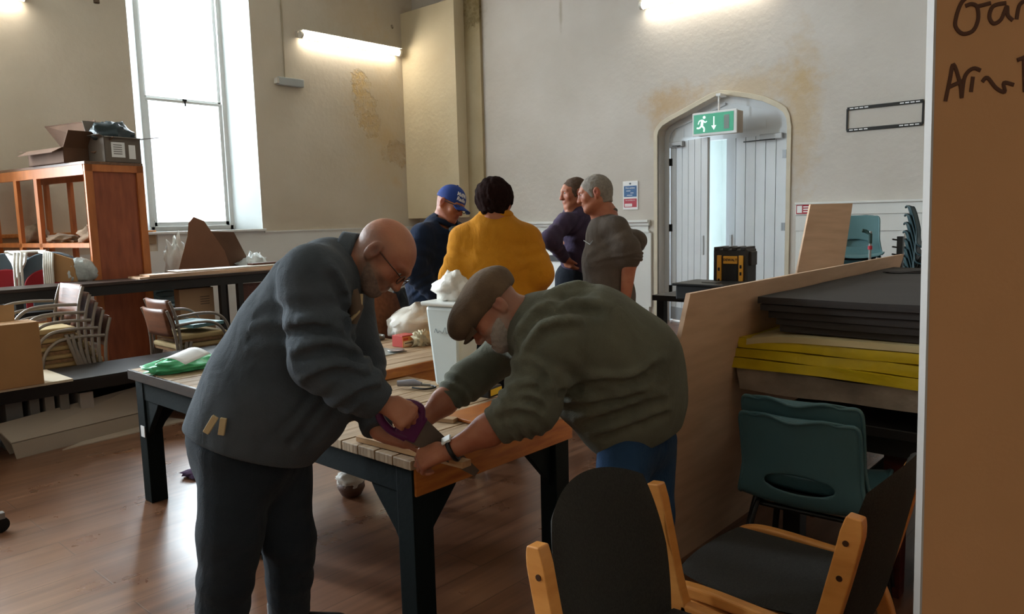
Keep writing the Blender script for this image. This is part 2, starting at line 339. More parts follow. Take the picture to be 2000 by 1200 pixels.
# door surround, frame, leaves
DY = WY+.2
def insetarch(t):
    c = (-4.585, 1.5); out = []
    for x, z in [(DX0, 0)]+archL+archR+[(DX1, 0)]:
        dx = x-c[0]; out.append((x-math.copysign(min(t, abs(dx)), dx), z if z == 0 else z-t*1.05*min(1, max(0, (1-(abs(dx)/1.0)**3)))-.0))
    return out
outer = [(DX0, 0)]+archL+archR+[(DX1, 0)]
def band(mb, A, B, y0, y1):
    for i in range(len(A)-1):
        a, b, c, d = A[i], A[i+1], B[i+1], B[i]
        mb.hexa([(a[0], y0, a[1]), (b[0], y0, b[1]), (c[0], y0, c[1]), (d[0], y0, d[1]), (a[0], y1, a[1]), (b[0], y1, b[1]), (c[0], y1, c[1]), (d[0], y1, d[1])])
inn = insetarch(.075)
mb = MB(); band(mb, outer, inn, DY-.02, DY+.09)
dr = empty('door_1', (-4.585, DY, 0)); dr['kind'] = 'structure'; OFF = (-4.585, DY, 0)
mb.build('door_frame', m_whiteg, dr, off=OFF)
# tympanum board over the leaves
TZ = 2.52
mb = MB(); ty = [p for p in inn if p[1] > TZ-.01]
bprism(mb, [(inn[1][0], TZ)]+ty+[(inn[-2][0], TZ)], DY+.01, DY+.05)
mb.box(DX0+.07, DX1-.07, DY-.005, DY+.08, TZ-.075, TZ+.0)
for x in (-5.2, -4.95, -4.35, -4.05): mb.box(x, x+.004, DY+.006, DY+.02, TZ, TZ+.12)
mb.build('overdoor_panel', m_whiteg, dr, off=OFF)
mb = MB()   # bead moulding round the opening on the room side
band(mb, [(x+(-.055 if x < -4.6 else .055)*(1 if z < 2.6 else .7), z+(.05 if z > 2.5 else 0)) for x, z in outer], outer, WY-.018, WY+.02)
struct(mb, 'trim_10', mat('worn_surround', '#CFC6B2', rough=.6, var=.15, vs=6), bevel=.004)
m_line = mat('board_gap', '#7d858c', rough=.8)
def leaf(hx, w, ang, side):
    """side=1: hinge at left. local x from hinge to free edge"""
    r = empty('door_leaf', (hx-OFF[0], .02, 0)); r.parent = dr; r.rotation_euler = (0, 0, ang)
    f = MB(); nb = 6; bw = w/nb
    for k in range(nb):
        a = side*k*bw; b = side*(k+1)*bw; f.box(min(a, b)+.0035, max(a, b)-.0035, -.02, .02, .02, 2.46)
    f.box(min(0, side*w), max(0, side*w), .0, .018, .02, 2.46)
    f.build('boarding', m_whiteg, r, bevel=.002)
    g = MB().box(min(.02*side, side*(w-.02)), max(.02*side, side*(w-.02)), -.026, -.02, .03, .2).build('kick_plate', mat('kick', '#A9AEB4', rough=.4, metal=.4), r)
    for z in (.45, 1.3, 2.2): MB().tube([(0.0*side, -.03, z-.05), (0.0, -.03, z+.05)], .014, 8).box(min(0, side*.05), max(0, side*.05), -.026, -.018, z-.05, z+.05).build('hinge', m_black if side > 0 else mat('zinc', '#8c9094', metal=.6, rough=.4), r)
    c = MB().box(min(side*.04, side*.33), max(side*.04, side*.33), -.075, -.02, 2.39, 2.46).build('door_closer', mat('closer_grey', '#A9ABAD', rough=.4, metal=.2), r, bevel=.008)
    MB().tube([(side*.25, -.085, 2.39), (side*.42, -.16, 2.385), (side*.2, -.13, 2.40)] if side > 0 else [(side*.12, -.085, 2.385), (side*.3, -.14, 2.38), (side*.55, -.05, 2.385)], .007, 6).build('closer_arm', m_black, c)
    MB().box(min(side*(w-.09), side*(w-.06)), max(side*(w-.09), side*(w-.06)), -.035, -.02, .95, 1.2).build('handle_plate', mat('plate', '#c2c6c8', metal=.3, rough=.4), r)
    return r
leaf(DX0+.085, .80, math.radians(-24), 1)
leaf(DX1-.085, .80, 0, -1)
# lobby beyond the door, open to the daylight
mb = MB().box(-6.2, -6.1, WY+BD, 12.4, 0, 3).box(-3.2, -3.1, WY+BD, 12.4, 0, 3).box(-6.2, -3.1, WY+BD, 12.4, 3, 3.1).box(-6.2, -4.95, 12.3, 12.4, 0, 3).box(-3.9, -3.1, 12.3, 12.4, 0, 3)
struct(mb, 'wall_lobby', m_reveal)
struct(MB().box(-6.2, -3.1, WY+.25, 12.4, -.1, -.01), 'floor_lobby', mat('lobby_floor', '#8d8a84', rough=.6))
# ------------------------------------------------------------------ wall fittings
m_tube = bpy.data.materials.new('lit_tube'); m_tube.use_nodes = True
pn = m_tube.node_tree.nodes['Principled BSDF']; pn.inputs['Base Color'].default_value = (1, 1, 1, 1); pn.inputs['Emission Color'].default_value = (1, .90, .74, 1); pn.inputs['Emission Strength'].default_value = TUBE
m_fit = mat('fitting_white', '#C9C5BB', rough=.4, var=.04)
def tube_light(p0, p1, out, label):
    """batten fixed to a wall, tube in front; out = unit normal off the wall"""
    p0 = Vector(p0); p1 = Vector(p1); out = Vector(out); d = (p1-p0).normalized()
    r = empty('strip_light', p0, label=label, cat='light', group='strip lights high on the walls')
    L_ = (p1-p0).length; z = Vector((0, 0, 1)); q = lambda a, b, c: d*a+out*b+z*c
    b = MB(); b.hexa([q(-.06, 0, -.03), q(L_+.03, 0, -.03), q(L_+.03, .05, -.03), q(-.06, .05, -.03), q(-.06, 0, .06), q(L_+.03, 0, .06), q(L_+.03, .05, .06), q(-.06, .05, .06)]) if d.cross(out).z > 0 else b.hexa([q(-.06, .05, -.03), q(L_+.03, .05, -.03), q(L_+.03, 0, -.03), q(-.06, 0, -.03), q(-.06, .05, .06), q(L_+.03, .05, .06), q(L_+.03, 0, .06), q(-.06, 0, .06)])
    b.build('batten', m_fit, r, bevel=.004)
    for a in (-.02, L_+.02):
        MB().tube([q(a-.02, .095, 0), q(a+.02, .095, 0)], .056, 14).beam(q(a, .02, 0), q(a, .095, 0), .03, .05).build('lamp_holder', m_fit, r)
    MB().tube([q(0, .095, 0), q(L_, .095, 0)], .048, 18).build('tube', m_tube, r)
    rf = MB(); rf.beam(q(-.03, .08, .066), q(L_+.03, .08, .066), .20, .012); rf.build('shade_plate', m_fit, r)  # plate added above the tube to shade the wall over it
    return r
a = onx(590, 71, WX+.095); b = onx(778, 101, WX+.095); a.x = b.x = WX; z_ = (a.z+b.z)/2
tube_light((WX, a.y, z_+.0), (WX, b.y, z_), (1, 0, 0), 'lit strip light on the window wall between the tall window and the corner')
b = onx(46, -6, WX+.095)
tube_light((WX, b.y-1.5, b.z), (WX, b.y, b.z), (1, 0, 0), 'lit strip light cut off by the top edge, left of the tall window')
a = ony(1256, 10, WY-.095)
tube_light((a.x, WY, a.z), (a.x+1.75, WY, a.z), (0, -1, 0), 'lit strip light above the arched door, cut off by the top edge')
for k, (x, s) in enumerate(((-7.5, 1), (-1, 1), (3, 1))):    # unseen strip lights, added below to lift the ambient light
    pass
tube_light((WX, -3.2, 4.4), (WX, -1.5, 4.4), (1, 0, 0), 'unseen strip light added as fill on the window wall, between two tall windows')
tube_light((.6, WY, 4.4), (2.3, WY, 4.4), (0, -1, 0), 'unseen strip light added as fill on the back wall, right of the door')
# junction box + conduit
a = onx(570, 161, WX+.06)
r = empty('junction_box', (WX+.001, a.y, a.z), label='grey junction box on the window wall under the strip light', cat='junction box')
MB().box(0, .09, -.24, .2, -.06, .06).build('housing', mat('grey_plastic', '#A7ADAE', rough=.4), r, bevel=.012)
MB().box(0, .1, -.27, -.24, -.04, .04).build('end_cap', m_fit, r)
MB().tube([(.012, -.08, .06), (.012, -.08, 2.3)], .011, 6).build('conduit', mat('conduit_paint', '#A89C86'), r)
a = onx(186, -6, WX+.1)
r = empty('pipe_stub', (WX, a.y, a.z), label='short rusty pipe end poking from the wall left of the window', cat='pipe')
MB().tube([(0, 0, .25), (.12, 0, .25), (.13, 0, -.08)], .035, 12).build('pipe', mat('rust', '#5b4a3a', rough=.8, var=.4, vs=20), r)
# fire action notice
def wallM(x, z, y): return Matrix(((1, 0, 0, x), (0, 0, -1, y), (0, 1, 0, z), (0, 0, 0, 1)))  # local xy = wall plane, local z = off the wall
m_blue = mat('sign_blue', '#2E5F94', rough=.4, var=.05); m_red = mat('sign_red', '#B02A3E', rough=.4, var=.05); m_paper = mat('paper_white', '#E6E8EA', rough=.6, var=.04); m_signw = mat('sign_white', '#F2F4F4', rough=.5, var=.02)
p = ony(1232, 382, WY)
r = empty('notice', (p.x, WY, p.z), label='white fire action notice with blue and red panels left of the door', cat='sign')
w, h = .125, .20
MB().box(-w, w, -.012, 0, -h, h).build('board', m_paper, r, bevel=.003)
MB().box(-.105, .105, -.0145, -.012, -.02, .135).build('blue_panel', m_blue, r)
MB().box(-.105, .105, -.0145, -.012, -.165, -.045).build('red_panel', m_red, r)
MB().box(-.09, .03, -.016, -.0145, -.155, -.115).build('white_field', m_signw, r)
MB().tube([(0, -.012, .165), (0, -.02, .165)], .014, 10).build('screw', mat('dark_steel', '#4a5258', metal=.7, rough=.4), r)
text('heading', 'Fire action', .036, wallM(0, .105, -.016), m_signw, r)
text('heading', 'Fire assembly point', .020, wallM(0, -.068, -.016), m_signw, r)
for k, (w_, xx) in enumerate(((.07, -.03), (.05, .03), (.09, -.01))): MB().box(xx-w_/2, xx+w_/2, -.016, -.0145, .06-k*.03, .067-k*.03).build('text_line', m_signw, r)
for k in range(2): MB().box(-.08, .02, -.0175, -.016, -.13-k*.013, -.127-k*.013).build('text_line', m_red, r)
# exit sign box
p = ony(1400, 241, WY-.2)
r = empty('exit_sign', (p.x, WY, p.z), label='green running man exit sign hanging over the arched door', cat='sign')
m_green = mat('exit_green', '#0F7A5A', rough=.35, var=.04, emit=.25); m_sg = mat('exit_pale', '#BFE4D6', rough=.4, var=.03, emit=.35); m_beige = mat('sign_beige', '#B4A596', rough=.5)
BX = .29
MB().box(-BX, BX, -.25, -.07, -.135, .135).build('box', m_beige, r, bevel=.008)
MB().box(-BX-.01, BX+.01, -.275, -.25, -.145, .145).build('front_frame', m_paper, r, bevel=.005)
MB().box(-BX+.012, BX-.03, -.279, -.275, -.115, .12).build('green_face', m_green, r)
def flat_poly(name, poly, mt, y, th=.002, s=1, o=(0, 0)):
    mb = MB(); bprism(mb, [(o[0]+x*s, o[1]+z*s) for x, z in poly], y-th, y); return mb.build(name, mt, r)
flat_poly('arrow', [(-.008, .08), (.008, .08), (.008, -.03), (.034, -.03), (0, -.085), (-.034, -.03), (-.008, -.03)], m_sg, -.279, o=(.0, 0))
flat_poly('doorway_symbol', [(-.035, -.085), (.035, -.085), (.035, .085), (-.035, .085)], mat('exit_grey', '#8C9A96'), -.279, o=(.17, .0))
man = MB(); yv = -.281
def seg2(ax, az, bx, bz, w_):
    d = Vector((bx-ax, 0, bz-az)).normalized(); n_ = Vector((-d.z, 0, d.x))*w_/2; A = Vector((ax, yv, az)); B_ = Vector((bx, yv, bz)); t = Vector((0, .002, 0))
    man.hexa([A-n_, B_-n_, B_-n_+t, A-n_+t, A+n_, B_+n_, B_+n_+t, A+n_+t])
for s_ in ((-.155, .05, -.165, -.02, .036), (-.165, -.02, -.13, -.055, .022), (-.13, -.055, -.135, -.1, .02), (-.165, -.02, -.2, -.05, .022), (-.2, -.05, -.235, -.045, .02), (-.155, .05, -.2, .04, .016), (-.2, .04, -.215, .0, .014), (-.15, .045, -.12, .015, .016), (-.12, .015, -.095, .03, .014)): seg2(*s_)
man.tube([(-.132, yv+.002, .08), (-.132, yv, .08)], .019, 14); man.build('running_figure', m_sg, r)
MB().tube([(0, -.15, .135), (0, -.15, .36)], .012, 8).box(-.03, .03, -.17, -.0, .34, .37).build('hanger', m_paper, r)
# small fire alarm sign on the dado band
p = ony(1569, 409, WY-.065)
r = empty('alarm_sign', (p.x, WY-.0605, p.z), label='small red and white fire alarm sign on the dado band right of the door', cat='sign')
MB().box(-.085, .085, -.006, 0, -.055, .055).build('plate', m_red, r); MB().box(-.075, -.015, -.008, -.006, -.043, .043).build('white_field', m_signw, r)
for k in range(3): MB().box(.0, .07, -.008, -.006, -.035+k*.028, -.022+k*.028).build('flame_mark', m_signw, r)
# black bracket frame
a = ony(1655, 234, WY); b = ony(1803, 220, WY)
r = empty('wall_bracket', ((a.x+b.x)/2, WY, (a.z+b.z)/2), label='empty black metal wall bracket right of the arched door', cat='bracket'); h = (b.x-a.x)/2
for s_ in (-1, 1):
    MB().box(-h, h, -.02, 0, s_*.12-.018, s_*.12+.018).build('rail', m_black, r, bevel=.002)
    q = MB()
    for k in range(14):
        if abs(k-6.5) > 3: q.box(-h+.05+k*(2*h-.1)/13-.02, -h+.05+k*(2*h-.1)/13+.02, -.022, -.02, s_*.12-.006, s_*.12+.006)
    q.build('slots', m_paper, r)
for s_ in (-1, 1): MB().box(s_*h-.008, s_*h+.008, -.015, 0, -.12, .12).build('end_bar', m_black, r)
# ------------------------------------------------------------------ furniture helpers
w_or = wood('orange_varnish', '#B5702F', '#8C4A1C', st=(2, 2, 14), rough=.35)
w_dk = mat('dark_green_paint', '#0D1718', rough=.7, var=.3, vs=6, bump=.1, spec=.12)
w_slat = wood('bare_boards', '#B79E80', '#8F7457', st=(14, 1.2, 2), rough=.6, bump=.2)
w_ply = wood('plywood_face', '#D4B296', '#C2A084', st=(1, 1.2, 8), rough=.6, bump=.05)
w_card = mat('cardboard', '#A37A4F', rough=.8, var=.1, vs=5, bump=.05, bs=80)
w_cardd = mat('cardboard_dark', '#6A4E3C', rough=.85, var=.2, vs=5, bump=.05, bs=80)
w_mah = wood('red_brown_ply', '#9C5433', '#7E3F26', st=(1, 6, 1.2), rough=.5)
w_frame = wood('cabinet_frame', '#BD7138', '#A05A2A', st=(4, 4, 1), rough=.45)
w_beech = wood('beech_lacquer', '#D8964F', '#C27F3D', st=(2, 2, 9), rough=.32, bump=.03)
m_fab = mat('charcoal_weave', '#363431', rough=.95, var=.35, vs=160, bump=.5, bs=400, sheen=.04, spec=.15)
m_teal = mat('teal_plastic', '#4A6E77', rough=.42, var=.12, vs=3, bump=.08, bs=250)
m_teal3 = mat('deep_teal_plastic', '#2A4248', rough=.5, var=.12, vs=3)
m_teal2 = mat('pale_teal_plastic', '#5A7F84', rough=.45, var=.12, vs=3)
m_steel = mat('brushed_steel', '#9A9C9C', rough=.35, metal=.8)
m_greytube = mat('grey_painted_tube', '#8B827A', rough=.4, metal=.2)
m_cream = mat('cream_cushion', '#B59E72', rough=.85, var=.15, vs=8)
m_dark = mat('dark_top', '#1d1a19', rough=.5, var=.3)
m_wplastic = mat('white_plastic', '#DDE0DE', rough=.35, var=.04)
m_bag = mat('white_bag', '#E4E0D8', rough=.5, var=.08, vs=10, bump=.5, bs=18)
# ---- work tables
TZ1 = .68; TX0, TX1, TY0, TY1 = -3.03, -1.93, 1.62, 2.52
def bench_table(name, x0, x1, y0, y1, z, label, orange_face, slats=True, th=.035, ap=.13, legs=((0, 0), (1, 0), (1, 1), (0, 1)), leg_from=None, brace=True):
    r = empty(name, ((x0+x1)/2, (y0+y1)/2, 0), label=label, cat='table'); X = (x1-x0)/2; Y = (y1-y0)/2
    n_ = max(3, round((x1-x0)/.098)); bw = (x1-x0)/n_
    t = MB()
    for k in range(n_):
        t.box(-X+k*bw+.002, -X+(k+1)*bw-.002, -Y-.01, Y+.01, z-th+random.uniform(-.001, .001), z+random.uniform(-.001, .0015))
    t.build('tabletop', w_slat, r, bevel=.003)
    MB().box(-X+.04, X-.04, -Y+.01, -Y+.035, z-th-ap, z-th).build('apron', w_dk, r, bevel=.002)
    MB().box(X-.03, X-.005, -Y+.012, Y, z-th-ap, z-th).build('apron', w_or if orange_face else w_dk, r, bevel=.002)
    MB().box(-X+.04, X-.04, Y-.035, Y-.01, z-th-ap, z-th).build('apron', w_dk, r)
    MB().box(-X+.005, -X+.03, -Y+.02, Y, z-th-ap, z-th).build('apron', w_dk, r)
    for i, j in legs:
        lx = X-.06 if i else -X+.06; ly = Y-.06 if j else -Y+.05; l = MB(); s_ = .045
        l.box(lx-s_, lx+s_, ly-s_, ly+s_, 0, z-th)
        if brace:
            sx = -1 if i else 1; sy = -1 if j else 1
            l.prism([(0, 0), (.16, 0), (.14, -.03), (.03, -.15), (0, -.2)], -.015, .015, Matrix(((sx, 0, 0, lx+sx*s_), (0, 0, 1, ly-sy*.02), (0, 1, 0, z-th-ap), (0, 0, 0, 1))))
            l.prism([(0, 0), (.16, 0), (.14, -.03), (.03, -.15), (0, -.2)], -.015, .015, Matrix(((0, 0, 1, lx+.0), (sy, 0, 0, ly+sy*s_), (0, 1, 0, z-th-ap), (0, 0, 0, 1))))
        l.build('leg', w_dk, r, bevel=.004)
    return r
t1 = bench_table('work_table', TX0, TX1, TY0, TY1, TZ1, 'low slatted workbench with dark legs and orange apron the two men saw on', True, ap=.10)
simple_later = 1
# end board of the top, varnished
T2Z = .735
t2 = bench_table('work_table', -4.22, -3.04, 1.60, 3.05, T2Z, 'slatted workbench joined end to end, holding the bin liner and red box', True, th=.05, ap=.11)
for ch in t2.children:
    if ch.name.startswith('leg'): pass
q = MB().box(.0, .045, -.004, .0, .37, .43).build('price_tag', m_paper, t2); q.location = (-(4.22-3.04)/2+.055, -.725+.005-.003, 0)
# varnished edge boards of table 2 facing the low bench
MB().box(.59-.002, .59+.012, -.72, .72, T2Z-.05, T2Z).build('edge_board', w_or, t2, bevel=.002)
MB().box(-.59, .59, -.75, -.735, T2Z-.05, T2Z+.001).build('edge_board', wood('grimy_edge', '#3c2d22', '#2a2019', st=(2, 8, 8)), t2, bevel=.002)
# ------------------------------------------------------------------ bits on the benches
def simple(name, mb, mt, loc, label, cat, rz=0, group=None, **k):
    o = mb.build(name, mt, **k); o.location = loc; o.rotation_euler = (0, 0, rz); tag(o, label, cat, group); return o
def lump(name, rad, loc, mt, label, cat, seed=0, amp=.25, fr=3, n=28, group=None, rz=0, parent=None, flatb=True):
    """crumpled bag or cloth: noisy ellipsoid sitting on its base"""
    mb = MB(); off = Vector((seed*7.3, seed*3.1, 0))
    def fn(u, v):
        th = 2*math.pi*u; ph = math.pi*(v-.5); d = Vector((math.cos(ph)*math.cos(th), math.cos(ph)*math.sin(th), math.sin(ph)))
        nn = abs(mnoise.noise(d*fr+off))*1.6+.5*abs(mnoise.noise(d*fr*2.7+off))
        s_ = 1+amp*(nn-.5); z = d.z*rad[2]*s_
        if flatb: z = max(z, -rad[2]*.55)+rad[2]*.55
        return Vector((d.x*rad[0]*s_, d.y*rad[1]*s_, z))
    mb.grid(fn, n, n//2)
    o = mb.build(name, mt, parent); o.location = loc; o.rotation_euler = (0, 0, rz)
    if label: tag(o, label, cat, group)
    return o
def slab(x0, x1, y0, y1, z0, z1, wob=.01, fr=4, seed=0, nx=24, ny=24, droop=0):
    """soft sheet block with wandering edges"""
    mb = MB(); off = Vector((seed*5.7, 1.3*seed, seed))
    def pt(u, v, w):
        x = x0+(x1-x0)*u; y = y0+(y1-y0)*v; z = z0+(z1-z0)*w
        nn = mnoise.noise_vector(Vector((x, y, z*3))*fr+off)
        e = -droop*(max(0, .15-u)/.15)**2
        return Vector((x+nn.x*wob, y+nn.y*wob, z+nn.z*wob*.5+e))
    mb.grid(lambda u, v: pt(u, v, 1), nx, ny); mb.grid(lambda u, v: pt(1-u, v, 0), nx, ny)
    mb.grid(lambda u, v: pt(u, 0, v), nx, 4); mb.grid(lambda u, v: pt(1-u, 1, v), nx, 4)
    mb.grid(lambda u, v: pt(0, 1-u, v), ny, 4); mb.grid(lambda u, v: pt(1, u, v), ny, 4)
    return mb
def bx(*a): return MB().box(*a)
# tall white bin with tissue
bp = onz(858, 758, TZ1)
bp = bp+Rt*.05
r = empty('waste_bin', (bp.x-.02, bp.y+.06, TZ1+.0015), math.radians(8), 'tall white plastic bin standing on the slatted bench beside the flat cap man', 'bin')
def frus(w0, d0, w1, d1, h, th=.004):
    mb = MB(); mb.hexa([(-w0, -d0, 0), (w0, -d0, 0), (w0, d0, 0), (-w0, d0, 0), (-w1, -d1, h), (w1, -d1, h), (w1, d1, h), (-w1, d1, h)]); return mb
BHt = .40
frus(.078, .065, .105, .09, BHt).build('body', mat('bin_plastic', '#C9D3D4', rough=.35, var=.04), r, bevel=.018)
frus(.118, .102, .122, .106, .022).build('rim', m_wplastic, r, bevel=.008).location = (0, 0, BHt)
m_pen = mat('marker', '#7E8B92')
MB().tube(bez([(-.05, 0, 0), (-.04, .02, 0), (-.03, 0, 0), (-.015, .012, 0), (0, 0, 0), (.02, .03, 0), (.025, .0, 0), (.04, .012, 0)], 4), .0015, 4).build('scribble', m_pen, r).matrix_local = frame3((.0, -.088, .27), (1, 0, 0), (0, -.07, 1))
lump('tissue', (.10, .06, .09), (bp.x-.02, bp.y+.06, TZ1+BHt+.023), m_bag, 'crumpled white paper tissue poking out of the tall bin', 'tissue', 3, .4, 1.8)
# white carrier bag, gloves, red box, tins, sheet
c = onz(815, 660, T2Z)
lump('carrier_bag', (.17, .20, .13), (c.x-.10, c.y+.08, T2Z+.001), m_bag, 'white plastic carrier bag slumped behind the red box', 'bag', 1, .3, 2)
c = onz(822, 672, T2Z)
lump('cloth', (.045, .065, .055), (c.x+.05, c.y-.03, T2Z+.001), mat('cream_cloth', '#D8CDAF', rough=.9, var=.2, vs=20), 'crumpled cream cloth beside the red box', 'cloth', 5, .9, 4)
c = onz(786, 678, T2Z)
r = empty('small_box', (c.x-.02, c.y+.03, T2Z+.0015), math.radians(4), 'small red and orange cardboard box on the far bench', 'box')
bx(-.045, .045, -.055, .055, 0, .07).build('carton', mat('box_red', '#B4382F', rough=.5, var=.05), r, bevel=.002)
bx(.045, .047, -.0545, .0545, .0, .062).build('orange_side', mat('box_orange', '#E08A45', rough=.5, var=.05), r)
bx(.0472, .0478, -.05, .05, .004, .036).build('pale_band', mat('box_pale', '#E5C9A4', rough=.5, var=.05), r)
bx(.0479, .0485, -.038, .044, .02, .025).build('print_line', m_dark, r); bx(.0479, .0485, -.05, -.01, .042, .055).build('logo_patch', mat('box_logo', '#C8402C'), r)
c = onz(733, 664, T2Z)
r = empty('tape_roll', (c.x, c.y, T2Z+.0015), 0, 'open metal tin ring lying on the far bench', 'tin')
MB().lathe([(.055, 0), (.062, .0), (.062, .028), (.055, .028), (.055, 0)], n=28).build('ring', mat('tin', '#6d6a62', metal=.6, rough=.4), r)
MB().lathe([(.001, .002), (.052, .002), (.052, .006), (.001, .006)], n=20).build('filling', m_dark, r)
MB().tube([(-.05, -.08, .01), (.02, -.09, .025), (.08, -.05, .02)], .004, 6).build('pen', m_steel, r)
c = onz(740, 697, T2Z)
simple('metal_sheet', bx(-.14, .14, -.20, .17, 0, .003), mat('sheet_zinc', '#9AA09E', metal=.5, rough=.35), (c.x-.12, c.y+.02, T2Z+.002), 'thin grey metal sheet lying near the edge of the far bench', 'sheet', .08)
c = onz(775, 690, T2Z)
simple('saucer', MB().lathe([(.001, 0), (.03, 0), (.05, .006), (.048, .008), (.028, .003), (.001, .003)], n=24), m_steel, (c.x-.03, c.y+.02, T2Z+.006), 'shiny small dish on the far bench in front of the red box', 'dish')
# things on the near bench
def onbench(px, py, z=TZ1): return onz(px, py, z)
c = onbench(652, 814); simple('wood_offcut', bx(-.035, .035, -.022, .022, 0, .012), wood('offcut_dark', '#7A4E33', '#5e3a25'), (c.x, c.y, TZ1+.002), 'small dark brown wood block on the near bench by the grey jumper', 'offcut', .9, bevel=.002)
c = onbench(672, 820); simple('pencil', MB().tube([(-.06, 0, .006), (.06, 0, .006)], .006, 6), mat('pencil_yellow', '#C9924A', rough=.4), (c.x, c.y, TZ1+.0015), 'yellow pencil lying on the near bench', 'pencil', .95)
simple('varnished_board', bx(-.16, .16, -.22, .22, 0, .014), w_or, (-2.095, 2.28, TZ1+.0025), 'orange varnished board lying on the far right part of the near bench', 'board', .0, bevel=.002)
c = onbench(868, 824); simple('wood_offcut', bx(-.045, .045, -.02, .02, 0, .018), wood('offcut_pale', '#B99A78', '#93704c'), (c.x+.01, c.y, TZ1+.002), 'pale wood offcut on the bench between the two reaching arms', 'offcut', .3, bevel=.002)
c = onbench(800, 760)
r = empty('glue_gun', (c.x, c.y, TZ1+.0015), .6, 'grey and silver hand tool lying behind the sawing hand', 'tool')
MB().tube([(-.06, 0, .025), (.02, .01, .028), (.06, 0, .022)], [.015, .019, .010], 10).build('body', mat('tool_grey', '#8f8f9a', rough=.4), r)
MB().tube([(.05, 0, .02), (.10, .02, .012)], .007, 8).build('nozzle', m_steel, r); MB().tube(bez([(.02, -.02, .01), (.09, -.05, .01), (.13, 0, .008), (.08, .05, .008)]), .005, 6).build('cable', m_black, r)
c = onbench(975, 772)
r = empty('cordless_tool', (c.x+.02, c.y-.09, TZ1+.017), math.radians(100), 'yellow and black power tool standing on the bench behind the cap man arm', 'tool')
m_yel = mat('tool_yellow', '#E0C02A', rough=.4, var=.05)
bx(-.05, .05, -.04, .04, 0, .05).build('battery', m_black, r, bevel=.008); MB().tube([(0, 0, .04), (.01, 0, .13)], .022, 10).build('grip', m_black, r)
MB().tube([(-.06, 0, .155), (.05, 0, .16), (.08, 0, .16)], [.034, .036, .02], 14).build('motor_housing', m_yel, r); MB().tube([(-.075, 0, .155), (-.058, 0, .155)], .03, 12).build('end_cap', mat('tool_pale', '#cfc8b0'), r)
bx(-.045, .045, -.042, -.04, .012, .04).build('yellow_patch', m_yel, r)
# workpiece being sawn and its offcut
c = onbench(790, 885)
simple('timber_length', bx(-.24, .30, -.022, .022, 0, .022), wood('timber_pale', '#C49A6C', '#A97E50'), (-2.03, 1.665, TZ1+.003), 'pale length of timber held on the bench corner for sawing', 'timber', .05, bevel=.002)
# green bag + white sheet on table 2 left end
c = onz(335, 722, T2Z)
lump('green_bag', (.12, .22, .045), (c.x+.05, c.y+.05, T2Z+.002), mat('green_plastic', '#5CCB92', rough=.35, var=.3, vs=9, bump=.3, bs=14), 'thin green plastic bag at the end of the far bench', 'bag', 8, .35, 2.2, n=48, rz=.2)
c = onz(362, 733, T2Z)
def paperfn(u, v): return Vector((-.09+.18*u, -.10+.2*v, .012+.05*math.sin(math.pi*u)*.6+.02*v))
simple('paper_sheet', MB().grid(paperfn, 10, 6), m_paper, (c.x+.05, c.y-.03, T2Z+.075), 'curled white paper on the green bag beside the grey jumper man', 'paper', .5, solid=.001)
# pot on the floor under the bench
c = onz(687, 968, 0)
r = empty('floor_pot', (c.x, c.y, 0), 0, 'round brown pot topped with white wadding on the floor under the bench', 'pot')
MB().lathe([(.02, .0), (.055, .01), (.075, .05), (.07, .075), (.05, .08)], n=24).build('pot', mat('pot_brown', '#5C4034', rough=.6), r)
lump('wadding', (.075, .075, .06), (0, 0, .06), m_bag, None, None, 4, .35, 2.5, parent=r)
# ------------------------------------------------------------------ left background
HB = .98; HX = -7.6
def leg4(r, xs, ys, z, s_=.035, mt=None):
    for x in xs:
        for y in ys: bx(x-s_, x+s_, y-s_, y+s_, 0, z).build('leg', mt or m_dark, r, bevel=.003)
r = empty('long_table', (HX-.22, 2.6, 0), 0, 'long dark high table across the left side carrying the loose boards', 'table')
bx(-.22, .22, -2.6, 2.55, HB-.03, HB).build('tabletop', wood('dark_varnish', '#3a2a22', '#241a16', st=(4, 1, 4)), r, bevel=.004)
bx(.18, .205, -2.55, 2.5, HB-.12, HB-.03).build('apron', m_dark, r); bx(-.205, -.18, -2.55, 2.5, HB-.12, HB-.03).build('apron', m_dark, r)
leg4(r, (-.17, .17), (-2.5, -.6, 1.28, 1.48), HB-.04, .03)
# loose boards on it
for k, (px0, px1, yy, w, th, zz, rz, c_, lb_) in enumerate((
    (300, 640, 549, .30, .018, 0, -.02, w_ply, 'bottom plywood board of the loose boards on the long dark table'),
    (210, 560, 535, .22, .018, .020, .03, w_ply, 'middle long board of the loose boards on the long dark table'),
    (245, 520, 526, .26, .012, .040, -.02, mat('white_faced', '#BFB4A4', rough=.35, var=.05), 'pale faced top board of the loose boards on the long dark table'),
    (355, 620, 512, .12, .02, .053, .05, wood('darkboard', '#6b4433', '#4f3025'), 'narrow dark board lying across the back of the loose boards'))):
    a = onz(px0, yy, HB+zz); b_ = onz(px1, yy-28, HB+zz); y0 = a.y; y1 = min(b_.y, 5.08); x = HX-.02-w/2-(.24 if k == 3 else .03*k)
    simple('loose_board', bx(-w/2, w/2, -(y1-y0)/2, (y1-y0)/2, 0, th), c_, (x, (y0+y1)/2, HB+zz+.001), lb_, 'board', rz, 'loose boards on the long table', bevel=.001)
